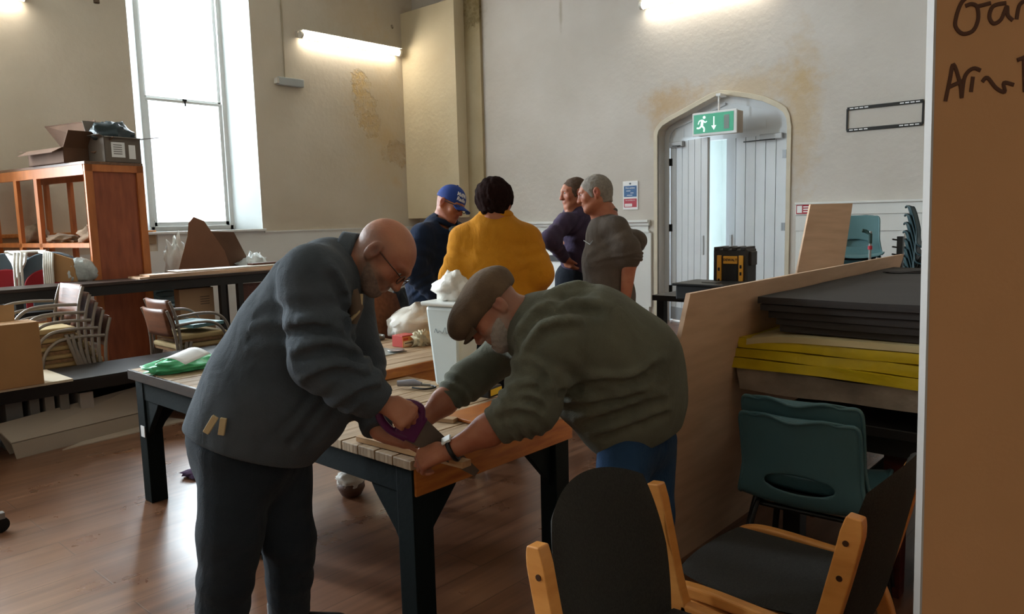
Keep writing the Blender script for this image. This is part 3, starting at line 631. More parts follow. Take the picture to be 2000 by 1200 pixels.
# cabinet: open shelving unit lying at right angles to the window wall
UX, UY0, UY1, UZ = -8.15, 2.90, 3.50, 2.12
UA = .15
def UL(x, y, z=0):
    x += 9.25; y -= 3.2; return Vector((-9.22+x*math.cos(UA)-y*math.sin(UA), 2.92+x*math.sin(UA)+y*math.cos(UA), z))
r = empty('shelving_unit', (-9.22, 2.92, 0), UA, 'tall open wooden shelving unit with red-brown panelled end', 'cabinet')
X0, X1 = -1.10, 1.10; Y0, Y1 = -.30, .30
bx(X1-.045, X1-.02, Y0+.03, Y1-.03, 0, UZ-.04).build('end_panel', w_mah, r)
mb = MB(); mb.box(X1-.04, X1, Y0, Y0+.075, 0, UZ).box(X1-.04, X1, Y1-.075, Y1, 0, UZ).box(X1-.04, X1, Y0, Y1, UZ-.07, UZ).box(X1-.04, X1, Y0, Y1, 0, .1)
mb.build('end_frame', w_frame, r, bevel=.003)
bx(X0, X1, Y0, Y1, UZ, UZ+.03).build('top', wood('cab_top', '#7b5a42', '#5e4230'), r, bevel=.003)
for s_ in (Y0, Y1-.04): bx(X0, X1-.04, s_, s_+.04, UZ-.10, UZ).build('rail', w_frame, r)
for x in (-.95, -.4, .05, .35)[:3]:
    for y in (Y0, Y1-.04): bx(x, x+.07, y, y+.04, .1, UZ-.1).build('upright', w_frame, r, bevel=.002)
bx(X0, X1-.04, Y0, Y1, 1.30, 1.345).build('shelf', w_frame, r); bx(X0, X1-.04, Y0, Y1, .35, .38).build('shelf', w_frame, r)
for y in (Y0, Y1-.04): bx(X0, X0+.04, y, y+.04, 0, UZ).build('upright', w_frame, r)
# bundles on its shelf
SZ = 1.346
mb_ = mat('brown_sacking', '#8d7660', rough=.95, var=.35, vs=8, bump=.5, bs=12)
lump('sack', (.16, .12, .13), UL(-9.75, 3.12, SZ), mb_, 'brown knotted sack at the left end of the unit shelf', 'sack', 11, .4, 2)
lump('sack', (.30, .14, .06), UL(-9.22, 3.15, SZ), mb_, 'flat rolled brown sacking lying along the unit shelf', 'sack', 12, .35, 2.4)
lump('sack', (.20, .14, .12), UL(-8.55, 3.15, SZ), mb_, 'lumpy brown sack beside the red-brown end panel', 'sack', 13, .5, 2.4)
# open cardboard boxes on top
def openbox(name, x, y, z, w, d, h, flaps, mt, label, rz=0):
    r = empty(name, UL(x, y, z), rz+UA, label, 'box'); t = .006
    mb = MB(); mb.box(-w, w, -d, -d+t, 0, h).box(-w, w, d-t, d, 0, h).box(-w, -w+t, -d, d, 0, h).box(w-t, w, -d, d, 0, h).box(-w, w, -d, d, 0, t); mb.build('carton', mt, r)
    for side, a, L_ in flaps:   # side: xy unit, a = angle from horizontal outward, L = length
        f = MB(); sx, sy = side; o = Vector((sx*w, sy*d, h)); al = Vector((sy*w*.99 if sy else 0, sx*d*.99 if sx else 0, 0)); al = Vector((abs(al.x), abs(al.y), 0))
        out = Vector((sx, sy, 0))*math.cos(a)*L_+Vector((0, 0, 1))*math.sin(a)*L_
        n_ = out.cross(al).normalized()*t; f.hexa([o-al, o+al, o+al+out, o-al+out, o-al+n_, o+al+n_, o+al+out+n_, o-al+out+n_]); f.build('flap', mt, r)
    return r
Z0 = UZ+.031
bo = openbox('cardboard_box', -8.30, 3.30, Z0, .15, .19, .25, [((1, 0), -.35, .02), ((0, 1), .15, .22), ((-1, 0), 1.2, .2), ((0, -1), .35, .05)], mat('card_grey_brown', '#6B625A', rough=.85, var=.12), 'grey-brown cardboard box with white shipping labels on top of the shelving unit')  # plain grey-brown card colour with slight random variation
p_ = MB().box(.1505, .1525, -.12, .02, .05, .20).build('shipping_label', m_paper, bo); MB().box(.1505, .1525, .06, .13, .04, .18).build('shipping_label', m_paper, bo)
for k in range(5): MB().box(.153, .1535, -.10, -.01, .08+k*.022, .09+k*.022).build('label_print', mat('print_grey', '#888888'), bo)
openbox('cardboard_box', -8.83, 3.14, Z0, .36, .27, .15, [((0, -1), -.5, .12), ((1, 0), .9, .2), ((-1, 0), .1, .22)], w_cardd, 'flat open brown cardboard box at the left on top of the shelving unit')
# big open flap box above it
r = empty('cardboard_box', (-8.92, 3.02, Z0+.16), 0, 'large brown cardboard flaps standing open above the flat box', 'box')
def quad(mb, a, b, c, d, t=.008, nn=None):
    a, b, c, d = map(Vector, (a, b, c, d)); n_ = (b-a).cross(d-a).normalized()*t
    mb.hexa([a, b, c, d, a+n_, b+n_, c+n_, d+n_])
O = Vector((-8.92, 3.02, Z0+.16))
P4 = [D(88, 247, 8.35), D(185, 234, 8.0), D(214, 283, 7.75), D(120, 287, 8.3)]
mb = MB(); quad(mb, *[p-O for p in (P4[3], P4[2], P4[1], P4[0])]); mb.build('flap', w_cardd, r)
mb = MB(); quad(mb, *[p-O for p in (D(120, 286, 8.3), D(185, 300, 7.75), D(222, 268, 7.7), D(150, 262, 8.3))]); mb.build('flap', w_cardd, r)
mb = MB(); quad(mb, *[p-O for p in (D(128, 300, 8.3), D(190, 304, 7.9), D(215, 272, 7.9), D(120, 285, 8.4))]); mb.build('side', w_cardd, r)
lump('bin_liner', (.14, .21, .13), UL(-8.32, 3.3, Z0+.22), mat('dark_liner', '#2b3a40', rough=.4, var=.3, bump=.4, bs=12), 'dark grey bin liner bundled into the labelled cardboard box', 'bag', 21, .4, 2)
# padded red/grey seats behind the long table
m_gb = mat('grey_blue_pad', '#5c6a74', rough=.8, var=.1); m_rd = mat('red_pad', '#A3202A', rough=.8, var=.1)
def archpanel(loc, rz, label):
    r = empty('play_arch', loc, rz, label, 'soft play arch', 'soft play arches behind the long table')
    def arch(w, h, n=16): return [(-w, 0)]+[(-w*math.cos(math.pi*k/n) if True else 0, h*.55+h*.45*math.sin(math.pi*k/n)) for k in range(n+1)]+[(w, 0)]
    for w, h, t, mt in ((.30, .56, .055, m_gb), (.24, .40, .07, m_rd), (.17, .22, .085, m_gb)):
        mb = MB(); bprism(mb, arch(w, h), -t, t); mb.build('pad', mt, r, bevel=.01)
    return r
for k, (px, lab) in enumerate(((20, 'left one of the grey and red padded arches behind the long dark table'), (105, 'right one of the grey and red padded arches behind the long dark table'))):
    p = D(px, 560, 7.5); archpanel((p.x, p.y, .71), math.radians(42)+.2, lab)
simple('side_table', bx(-.5, .5, -1.1, 1.08, .66, .70).box(-.45, -.4, -1.05, -1., 0, .66).box(.4, .45, -1.05, -1., 0, .66).box(-.45, -.4, 1.0, 1.05, 0, .66).box(.4, .45, 1.0, 1.05, 0, .66), m_dark, (-8.75, 1.45, 0), 'low table behind the long table carrying the padded arches', 'table')
# white fringe strips draped over the arches
r = empty('white_webbing', (-8.9, 1.4, .7), 0, 'white cloth and webbing strips draped over the padded arches', 'webbing'); O = Vector((-8.9, 1.4, .7))
for px0, px1, n_ in ((30, 44, 3), (88, 104, 5)):
    for k in range(n_):
        x = px0+(px1-px0)*k/max(1, n_-1)
        MB().tube([D(x-14, 492, 7.4)-O, D(x-2, 495, 7.3)-O, D(x-2, 520, 7.28)-O, D(x+1, 562, 7.3)-O], .012, 6).build('strip', m_bag, r)
mb = MB(); pp = [D(10, 496, 7.4), D(50, 494, 7.35), D(48, 512, 7.3), D(38, 535, 7.3), D(32, 545, 7.3), D(22, 515, 7.35)]
vs = [p-O for p in pp]; bk = Fh*.03; mb.add(vs+[v+bk for v in vs], [(0, 5, 4, 3, 2, 1), (6, 7, 8, 9, 10, 11)]+[(i, (i+1) % 6, (i+1) % 6+6, i+6) for i in range(6)]); mb.build('cloth_panel', m_bag, r)
MB().tube([D(10, 493, 7.38)-O, D(90, 491, 7.38)-O], .014, 6).build('strip', m_bag, r)
lump('bubble_wrap', (.10, .15, .15), (onz(166, 549, HB).x-.07, onz(166, 549, HB).y, HB+.001), mat('clear_wrap', '#BFC6C6', rough=.2, var=.4, vs=14, bump=.8, bs=20), 'crumpled shiny clear wrapping by the red-brown end panel', 'wrapping', 31, .3, 2.2)
r = simple('card_offcut', MB().hexa([(-.16, -.01, 0), (.16, -.01, 0), (.16, .01, 0), (-.16, .01, 0), (-.04, -.01, .28), (.13, -.01, .22), (.13, .01, .22), (-.04, .01, .28)]), w_card, (onz(128, 552, HB).x-.12, onz(128, 552, HB).y, HB+.001), 'tan card offcut standing on the long dark table left of the wrapping', 'card', .75)
# window corner: leaning cardboard etc
def leaner(pts, th, mt, label, cat='board', name='leaning_board'):
    pn_ = (pts[1]-pts[0]).cross(pts[-1]-pts[0]).normalized(); pts = [CP+(p-CP)*((pts[0]-CP).dot(pn_)/(p-CP).dot(pn_)) for p in pts]
    O = sum(pts, Vector())/len(pts); O.z = 0; n_ = (pts[1]-pts[0]).cross(pts[2]-pts[0]).normalized()*th; mb = MB(); k = len(pts)
    v = [p-O for p in pts]; mb.add(v+[q+n_ for q in v], [tuple(range(k))[::-1], tuple(range(k, 2*k))]+[(i, (i+1) % k, (i+1) % k+k, i+k) for i in range(k)])
    o = mb.build(name, mt); o.location = O; tag(o, label, cat); return o
LX = 9.35
leaner([D(345, 542, 9.0), D(455, 538, 9.5), D(438, 490, 9.6), D(398, 432, 9.4), D(378, 424, 9.3), D(368, 436, 9.2), D(366, 462, 9.1)], .01, mat('card_brown2', '#86604A', rough=.85), 'pointed torn brown cardboard sheet standing below the window', 'cardboard', 'cardboard_sheet')
leaner([D(430, 530, 9.75), D(492, 522, 10.0), D(456, 453, 10.0), D(404, 452, 9.6)], .01, w_cardd, 'dark brown cardboard sheet leaning right of the pointed one', 'cardboard', 'cardboard_sheet')
simple('side_table', bx(-.4, .3, -.9, .9, .80, .84).box(-.38, -.33, -.85, -.8, 0, .8).box(.22, .27, -.85, -.8, 0, .8).box(-.38, -.33, .8, .85, 0, .8).box(.22, .27, .8, .85, 0, .8), m_dark, (-9.1, 5.0, 0), 'dark table against the window holding cardboard and white bags', 'table')
for px, py, s_, sd, lab in ((495, 488, (.20, .16, .16), 41, 'white plastic bag heap on the table in the window corner'), (345, 500, (.13, .13, .30), 42, 'clear white plastic bag standing under the window'), (522, 492, (.10, .1, .07), 43, 'small flat white bag at the right of the window table')):
    p = D(px, py, 9.9 if px > 400 else 9.3); lump('plastic_bag', s_, (p.x, p.y, .845), mat('thin_plastic', '#D5DCDC', rough=.3, var=.15, bump=.5, bs=15), lab, 'bag', sd, .5, 2.6)
# ---- stacks of metal armchairs
def armchair(mt_f=m_greytube):
    """front = local -y, origin on the floor at the seat centre"""
    r = empty('armchair', (0, 0, 0))
    for s_ in (-1, 1):
        x = s_*.27
        f = MB(); f.tube(bez([(x, -.22, 0), (x, -.235, .3), (x, -.22, .52), (x, -.13, .63), (x, .02, .655), (x, .22, .645)], 6), .0125, 8); f.build('arm', mt_f, r)
        f = MB(); f.tube(bez([(x, .26, 0), (x, .22, .3), (x*.98, .22, .5), (x*.96, .24, .65), (x*.93, .28, .78)], 6), .013, 8, ); f.build('back_post', mt_f, r)
        for dy in (.035, .075): MB().tube([(x, .22+dy*.3, .0), (x, .2-dy, .42)], .015, 8).build('leg', mt_f, r)
    bx(-.24, .24, -.23, .21, .43, .475).build('seat', m_cream, r, bevel=.014)
    bx(-.25, .25, -.22, .2, .405, .43).build('seat_board', wood('seat_board', '#8a6a48', '#6d5036'), r)
    mb = MB(); mb.grid(lambda u, v: Vector(((u-.5)*.46, .235+.045*v+.03*(1-(2*u-1)**2), .55+.24*v)), 10, 6); mb.build('backrest', wood('back_board', '#74452a', '#573320'), r, solid=.016)
    return r
AP0 = armchair()
def place_stack(proto, n_, x, y, rz, dz, dy, labels, group, z0=0, first=False):
    for k in range(n_):
        o = proto if (first and k == 0) else copy_tree(proto)
        d = Vector((0, -dy*k, 0)); d.rotate(Matrix.Rotation(rz, 3, 'Z'))
        o.location = (x+d.x, y+d.y, z0+dz*k); o.rotation_euler = (0, 0, rz); tag(o, labels(k), 'chair', group)
ordn = ['bottom', 'second from bottom', 'third from bottom', 'fourth from bottom', 'fifth from bottom', 'sixth from bottom', 'seventh from bottom', 'top', 'upper', 'uppermost']
place_stack(AP0, 5, -6.67, 2.02, 0, .066, .045, lambda k: '%s grey metal armchair of the left stack with cream seats' % (ordn[k] if k < 4 else 'top'), 'left stack of grey metal armchairs', first=True)
place_stack(AP0, 2, -6.69, 3.04, math.pi, .075, .03, lambda k: '%s grey metal armchair of the right stack beside the tall flat-pack box' % ('lower', 'upper')[k], 'right stack of grey metal armchairs')
simple('seat_pad', bx(-.22, .22, -.16, .16, 0, .03), m_teal2, (-6.70, 3.1, .60), 'pale green-grey seat board laid on the right armchair stack', 'board', .2)
# tall flat-pack box, brown panel
r = empty('flat_box', (-7.80, 3.66, 0), .0, 'tall pale flat-pack box standing on end under the long table', 'box')
bx(-.06, .06, -.20, .17, 0, .84).build('carton', mat('flat_card', '#A08468', rough=.8, var=.06), r, bevel=.004)
for k in range(4): bx(.0605, .0612, .02, .12, .74-k*.025, .75-k*.025).build('print_line', mat('print_brown', '#6b5645'), r)
simple('panel_board', bx(-.012, .012, -.3, .3, 0, .84), wood('panel_brown', '#6f4334', '#593225'), (-7.80, 4.50, 0), 'dark red-brown panel standing under the long table beside its legs', 'board', .0)
# ---- low black bench with things on and under it
LBX, LBZ = -5.72, .45
r = empty('low_bench', (LBX-.35, 1.3, 0), 0, 'long low black staging bench in front of the armchair stacks', 'bench')
bx(-.24, .35, -2.0, 2.6, LBZ-.02, LBZ).build('top', m_dark, r); bx(.30, .35, -2.0, 2.6, LBZ-.09, LBZ-.02).build('side_rail', m_black, r); bx(-.24, -.19, -2.0, 2.6, LBZ-.09, LBZ-.02).build('side_rail', m_black, r)
leg4(r, (-.19, .3), (-1.9, -.2, 1.3, 2.5), LBZ-.02, .03, m_black); bx(-.235, -.225, -2.0, 2.6, .02, LBZ-.09).build('dark_backing', m_black, r)  # black panel added to darken the space under the bench
r = simple('white_board', bx(-.25, .30, -.9, .66, 0, .018), mat('white_melamine', '#C6B9A4', rough=.4, var=.03), (LBX-.25, 1.1, LBZ+.001), 'white melamine board lying on the low black bench', 'board', .0, bevel=.002)
r = empty('cardboard_box', (LBX-.05, 1.20, LBZ+.02), .0, 'tan cardboard box standing on the white board at the left edge', 'box')
bx(-.10, .12, -.55, .38, 0, .42).build('carton', w_card, r, bevel=.004)
mb = MB(); quad(mb, (-.10, .05, .42), (-.10, .30, .42), (-.16, .32, .52), (-.16, .1, .53), .006); mb.build('flap', w_card, r)
r = empty('crate', (-5.95, .95, 0), 0, 'pale wooden box under the left end of the low bench', 'box'); bx(-.25, .12, -.5, .12, .0, .34).build('side', wood('crate_pale', '#A9835a', '#8c6a45'), r, bevel=.003)
m_clut = mat('dim_grey', '#5d5a55', rough=.7, var=.3)
for k, (y, w_, h_, c_) in enumerate(((1.44, .05, .345, '#6c6a68'), (1.56, .03, .35, '#75726e'), (1.65, .03, .35, '#8d8881'), (1.74, .03, .345, '#7f7b75'), (1.88, .045, .33, '#a7a09a'))):
    simple('boxed_game', bx(-.10, .12, -w_, w_, 0, h_), mat('game_%d' % k, c_, rough=.6, var=.2), (LBX-.25+.01*k, y, .0), ['dark grey', 'charcoal', 'pale-edged', 'dusty grey', 'light grey'][k]+' upright box in the row stored under the low bench', 'box', 0, 'boxes stored upright under the low bench', bevel=.004)
lump('cloth_bundle', (.12, .2, .17), (LBX-.34, 2.35, 0), m_clut, 'grey cloth bundle stuffed under the low bench', 'cloth', 51, .4, 2)
# long card profile lying in front
a0 = onz(32, 897, 0); a1 = onz(284, 832, 0)
r = empty('packing_profile', a0, 0, 'long folded off-white packing board lying on the floor before the low bench', 'packing')
up = Vector((0, 0, .105)); A0 = Vector((0, 0, 0)); A1 = a1-a0; back = Vector((-.13, 0, .17))
mp_ = mat('off_white_card', '#A89B8D', rough=.8, var=.06)
mb = MB(); quad(mb, A0, A1, A1+up, A0+up+Vector((-.0, -.02, 0)), .012); mb.build('front_face', mp_, r)
mb = MB(); quad(mb, A0+up+Vector((0, -.02, 0)), A1+up, A1+up+back, A0+up+back+Vector((0, -.08, -.06)), .012); mb.build('upper_face', mp_, r)
mb = MB(); quad(mb, A0+Vector((-.15, 0, .003)), A1+Vector((-.15, 0, .003)), A1+up+back, A0+up+back+Vector((0, -.08, -.06)), .006); mb.build('back_face', mp_, r)
a0 = onz(120, 880, 0); a1 = onz(365, 822, 0); O = (a0+a1)/2
simple('card_sheet', MB().hexa([a0-O, a1-O, a1-O+Vector((-.35, -.1, 0)), a0-O+Vector((-.1, .15, 0)), a0-O+Vector((0, 0, .008)), a1-O+Vector((0, 0, .008)), a1-O+Vector((-.35, -.1, .008)), a0-O+Vector((-.1, .15, .008))]), mat('sheet_pale', '#B7A796', rough=.7), (O.x+.02, O.y, 0.001), 'flat pale card sheet on the floor under the packing board', 'card')
c = onz(2, 1040, 0); r = empty('castor', (c.x, c.y, 0), 0, 'black rubber castor wheel at the left edge of the floor', 'castor')
MB().tube([(-.015, 0, .04), (.015, 0, .04)], .04, 20).build('wheel', m_black, r, bevel=.004); bx(-.02, .02, -.02, .02, .07, .1).build('fork', m_steel, r)
lump('purple_bag', (.10, .16, .03), (-4.35, 2.05, 0.001), mat('purple_cloth', '#4d3858', rough=.9, var=.3), 'small purple cloth on the floor behind the dark bench leg', 'cloth', 61, .5, 2.5)
# brown curved panel and backpack behind the bald man's face
leaner([D(700, 690, 4.9), D(760, 680, 5.1), D(792, 640, 5.2), D(770, 575, 5.2), D(735, 562, 5.1), D(700, 575, 5.0)], .02, wood('curved_board', '#8C5B3A', '#74462b'), 'brown curved board standing behind the far bench')
lump('backpack', (.17, .15, .26), (D(782, 640, 5.6).x, D(782, 640, 5.6).y, .55), mat('pack_black', '#121519', rough=.7, var=.3, bump=.3), 'black backpack lying on a stool behind the white carrier bag', 'backpack', 71, .3, 2)
bp2 = D(782, 640, 5.6); simple('stool', MB().lathe([(.001, .50), (.17, .50), (.17, .53), (.001, .53)], n=20).tube([(.1, .1, 0), (.08, .08, .5)], .015, 6).tube([(-.1, .1, 0), (-.08, .08, .5)], .015, 6).tube([(.1, -.1, 0), (.08, -.08, .5)], .015, 6).tube([(-.1, -.1, 0), (-.08, -.08, .5)], .015, 6), m_black, (bp2.x, bp2.y, 0), 'black round stool under the backpack', 'stool')
# white unit behind the group
p = D(1085, 492, 7.6)
r = empty('counter', (p.x-.2, p.y+.25, 0), 0, 'white counter with a dark rim between the yellow and purple jumpers', 'counter')
hz = p.z
bx(-.8, .5, -.3, .3, 0, hz-.09).build('body', m_white, r); bx(-.82, .52, -.32, .32, hz-.09, hz-.03).build('dark_rim', m_dark, r); bx(-.82, .52, -.32, .32, hz-.03, hz).build('worktop', m_wplastic, r)
lump('bag_grey', (.12, .1, .06), (p.x-.05, p.y+.25, hz+.001), m_clut, 'grey cloth heap on the white counter', 'cloth', 81, .4, 2)
# workbench the group stands round (tucked behind the two sawing men)
r = empty('work_table', (-4.35, 4.75, 0), 0, 'work table hidden behind the sawing men where the group works', 'table'); bx(-.75, .55, -.4, .45, .70, .74).build('tabletop', w_slat, r, bevel=.003); leg4(r, (-.68, .48), (-.34, .38), .70, .035, w_dk)
# ------------------------------------------------------------------ right side
# big sheet of plywood standing on edge
simple('plywood_sheet', MB().hexa([(-.30, 2.26, 0), (-.282, 2.26, 0), (-.282, 4.9, 0), (-.30, 4.9, 0), (-.018, 2.26, 1.22), (0, 2.26, 1.22), (0, 4.9, 1.22), (-.018, 4.9, 1.22)]), w_ply, (-1.285, .10, 0), 'large plywood sheet on its long edge leaning beside the foam stack', 'board')
r = empty('stack_table', (-.55, 3.7, 0), 0, 'dark table carrying the stack of foam and yellow bundles', 'table')
bx(-.66, .9, -.8, 1.0, .66, .70).build('tabletop', m_dark, r, bevel=.004); bx(-.6, .85, -.74, -.71, .58, .66).build('apron', m_dark, r)
for x in (-.60, .82):
    for y in (-.7, .9): bx(x-.035, x+.035, y-.035, y+.035, 0, .66).build('leg', wood('mahogany', '#4d1d16', '#331210') if (x > 0) else m_black, r)
bx(-.27, -.20, -.68, -.61, 0, .66).build('leg', wood('mahogany', '#4d1d16', '#331210'), r)
m_foam = mat('black_foam', '#353130', rough=.92, var=.15, vs=6, bump=.1, bs=120)
m_foamy = mat('yellow_sheet', '#D6BC1C', rough=.4, var=.3, vs=6, bump=1.0, bs=9)
m_pvc = mat('clear_pvc', '#A89C90', rough=.25, var=.45, vs=7, bump=1.0, bs=12)
def stackslab(name, z0, z1, inx, front, mt, label, cat, seed, wob=.012, group=None, dr=0, ext=1.9, tb=0, tt=0):
    mb = slab(-.80+inx, .95, front, ext, z0, z1, wob, 3.5, seed, 40, 40, droop=dr)
    for i, v in enumerate(mb.v):
        w = min(1, max(0, (v[2]-z0)/(z1-z0))); wr = .012*wob/.015*mnoise.noise(Vector((v[0]*3, v[1]*2+v[2]*9, v[2]*40+seed)))*(1 if v[1] < front+.06 else .2) if wob > .01 else 0
        mb.v[i] = (v[0]+wr, v[1]+wr*1.6, v[2]-(v[0]+.8)*(tb*(1-w)+tt*w)); o = mb.build(name, mt); o.location = (-.52, 2.86, 0); tag(o, label, cat, group); return o
stackslab('wrapped_bundle', .775, .865, -.03, .02, m_pvc, 'lowest bundle in cloudy plastic wrap at the bottom of the stack', 'bundle', 1, .022, tb=.065, tt=.07)
stackslab('yellow_bundle', .868, .908, -.05, -.01, m_foamy, 'bottom yellow wrapped bundle in the stack', 'bundle', 2, .015, 'yellow bundles in the stack', tb=.07, tt=.072)
stackslab('yellow_bundle', .911, .950, -.035, .0, m_foamy, 'middle yellow wrapped bundle in the stack', 'bundle', 3, .015, 'yellow bundles in the stack', tb=.072, tt=.074)
stackslab('yellow_bundle', .953, .990, -.02, .01, m_foamy, 'top yellow wrapped bundle in the stack', 'bundle', 4, .015, 'yellow bundles in the stack', tb=.074, tt=.076)
stackslab('wrapped_bundle', .993, 1.018, .01, .0, mat('cream_sheet', '#C9BC92', rough=.5, var=.15, bump=.3, bs=12), 'creamy translucent sheet bundle above the yellow bundles', 'bundle', 5, .014, None, .03, tb=.072, tt=.0)
for k in range(5):
    stackslab('foam_sheet', 1.022+k*.028, 1.048+k*.028, .13-.022*k+random.uniform(-.01, .01), .05-.008*k, m_foam, '%s black foam sheet of the foam stack' % ('bottom', 'second', 'middle', 'fourth', 'top')[k], 'foam sheet', 10+k, .006, 'black foam sheets', 0, 1.85)
lump('foam_fold', (.16, .07, .012), (-1.05, 4.35, 1.158), m_foam, 'folded black foam flap on top of the foam stack', 'foam', 6, .3, 2, rz=.6)
# leaning narrow plywood, far chair, crutch, tall stack
leaner([D(1548, 560, 5.6), D(1638, 560, 5.7), D(1662, 398, 5.9), D(1580, 400, 5.75)], .02, w_ply, 'narrow plywood panel leaning upright right of the white door', 'board', 'plywood_offcut')
# tool cases on a table
r = empty('case_table', (-2.55, 5.28, 0), 0, 'dark table behind the plywood sheet carrying two tool cases', 'table')
bx(-.45, .62, -.36, .36, .85, .89).build('tabletop', m_dark, r); leg4(r, (-.4, .55), (-.3, .3), .85, .03, m_black)
c = D(1362, 575, 5.25)
r = empty('tool_case', (c.x+.05, c.y+.12, .891), 0, 'flat black tool case lying left of the yellow-latched case', 'tool case'); CZc = .10
bx(-.20, .16, -.16, .16, 0, .11).build('shell', mat('case_black', '#1a1a1a', rough=.5, var=.2), r, bevel=.01); bx(-.22, .18, -.18, .18, .10, .118).build('lid', mat('case_black', ''), r, bevel=.006)
bx(-.05, .06, -.06, .02, .119, .123).build('label', m_clut, r)
c = D(1430, 552, 5.45)
r = empty('tool_case', (c.x, c.y+.04, .891), math.radians(5), 'upright black tool case with yellow latches and maker badge', 'tool case')
w, d, h = .125, .10, .345; z0 = .0
m_case = mat('case_charcoal', '#2a2624', rough=.5, var=.2); m_or = mat('latch_yellow', '#D69A32', rough=.45, var=.06)
bx(-w, w, -d, d, z0, h).build('shell', m_case, r, bevel=.012)
q = MB()
for x in (-.10, -.035, .03, .095): q.box(x-.018, x+.018, -d-.006, d+.006, h-.01, h+.014)
q.build('rib_band', m_case, r, bevel=.004); bx(w-.005, w+.018, -.06, .06, h-.12, h-.02).build('side_rib', m_case, r, bevel=.004); bx(w-.005, w+.018, -.06, .06, .04, .10).build('side_rib', m_case, r, bevel=.004)
for x in (-.075, .085): bx(x-.016, x+.016, -d-.016, -d, .05, h-.045).build('latch', m_or, r, bevel=.004)
for x, z in ((-.075, .2), (-.075, .12), (.085, .22), (.085, .1), (.085, .17)): bx(x-.007, x+.007, -d-.018, -d-.016, z-.012, z+.012).build('latch_mark', m_dark, r)
bx(-.045, .058, -d-.012, -d, h-.105, h-.05).build('badge', m_or, r, bevel=.002)
text('badge_text', 'DEWALT', .025, Matrix(((1, 0, 0, .007), (0, 0, -1, -d-.0125), (0, 1, 0, h-.078), (0, 0, 0, 1))), m_dark, r, bold=.0006)
bx(-.03, .055, -d-.006, -d, .07, h-.12).build('ribbed_panel', m_dark, r)
bx(-w-.012, -w, -.04, .0, .12, .24).build('side_handle', m_or, r, bevel=.004)
# ---- blue plastic stacking chairs
def shell_chair(mt=None):
    mt = mt or m_teal
    """front = local -y, seat 0.43 high, back top ~0.80"""
    r = empty('plastic_chair', (0, 0, 0))
    prof = [(-.22, .415), (-.205, .435), (-.15, .445), (-.05, .435), (.06, .425), (.13, .432), (.165, .455), (.185, .50), (.20, .56), (.215, .63), (.232, .70), (.25, .76), (.262, .795), (.275, .80)]
    pts = bez([(0, a, b) for a, b in prof], 3); N = len(pts)-1
    def fn(u, v):
        f = v*N; i = min(int(f), N-1); t = f-i; p = pts[i].lerp(pts[i+1], t); s_ = 2*u-1
        hw = .205+.025*math.sin(math.pi*min(1, v*1.6))
        e = max(0, (v-.80)/.2); hw *= 1-.0*e; hw -= .07*e**3; e0 = max(0, (.12-v)/.12); hw -= .03*e0**2
        c = s_**2; zz = p.z; yy = p.y
        back = min(1, max(0, (v-.45)/.2))
        yy -= .035*c*back; zz += .022*c*(1-back)*1; zz -= .018*abs(s_)**5*e
        zz -= .02*math.exp(-((s_)/.5)**2)*max(0, (v-.93)/.07)
        return Vector((s_*hw, yy, zz))
    nu, nv = 28, 44; mb = MB(); vs = [fn(i/nu, j/nv) for j in range(nv+1) for i in range(nu+1)]; fs = []
    def cen(i, j): return (i+.5)/nu*2-1, (j+.5)/nv
    for j in range(nv):
        for i in range(nu):
            s_, v = cen(i, j)
            if (s_/.6)**2+((v-.585)/.045)**2 < 1: continue
            fs.append((j*(nu+1)+i, j*(nu+1)+i+1, (j+1)*(nu+1)+i+1, (j+1)*(nu+1)+i))
    # pull rim verts of the hole onto the ellipse
    used = set(q for f in fs for q in f); cnt = {}
    for f in fs:
        for q in f: cnt[q] = cnt.get(q, 0)+1
    for j in range(1, nv):
        for i in range(1, nu):
            q = j*(nu+1)+i
            if cnt.get(q, 0) < 4:
                u, v = i/nu, j/nv; s_ = 2*u-1; a = math.atan2((v-.585)/.045, s_/.6); u2 = (.6*math.cos(a)+1)/2; v2 = .585+.045*math.sin(a); vs[q] = fn(u2, v2)
    mb.add(vs, fs, True); o = mb.build('seat_shell', mt, r, solid=.007, sub=1)
    rim = MB(); ed = [fn(0, j/nv) for j in range(2, nv+1)]+[fn(i/nu, 1) for i in range(1, nu+1)]+[fn(1, j/nv) for j in range(nv-1, 1, -1)]
    rim.tube(ed, .0075, 6).build('rolled_edge', mt, r)
    for s_ in (-1, 1):
        MB().tube(bez([(s_*.23, -.21, 0), (s_*.19, -.16, .36), (s_*.18, -.12, .405), (s_*.17, .05, .405), (s_*.18, .12, .39), (s_*.23, .24, 0)], 6), .011, 8).build('leg', m_black, r)
    MB().tube([(-.18, -.1, .40), (.18, -.1, .40)], .01, 6).tube([(-.175, .08, .40), (.175, .08, .40)], .01, 6).build('crossbar', m_black, r)
    return r
SC = shell_chair()
# two nested in front of the stack table, facing away
place_stack(SC, 2, -.985, 2.755, math.pi+.06, .055, .025, lambda k: ('lower blue-green plastic chair of the nested pair before the foam stack', 'upper blue-green plastic chair of the nested pair before the foam stack')[k], 'nested pair of plastic chairs', first=True)
# a padded dark seat beyond them
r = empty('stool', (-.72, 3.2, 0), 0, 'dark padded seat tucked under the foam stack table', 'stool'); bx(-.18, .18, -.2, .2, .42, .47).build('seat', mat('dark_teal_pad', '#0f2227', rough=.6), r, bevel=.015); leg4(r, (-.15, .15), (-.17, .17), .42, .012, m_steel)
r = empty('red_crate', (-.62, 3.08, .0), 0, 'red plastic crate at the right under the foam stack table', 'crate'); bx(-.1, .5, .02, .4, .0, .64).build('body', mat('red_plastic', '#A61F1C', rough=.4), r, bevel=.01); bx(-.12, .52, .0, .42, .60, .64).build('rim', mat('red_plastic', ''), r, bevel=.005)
# dark stack under the window side of the long table

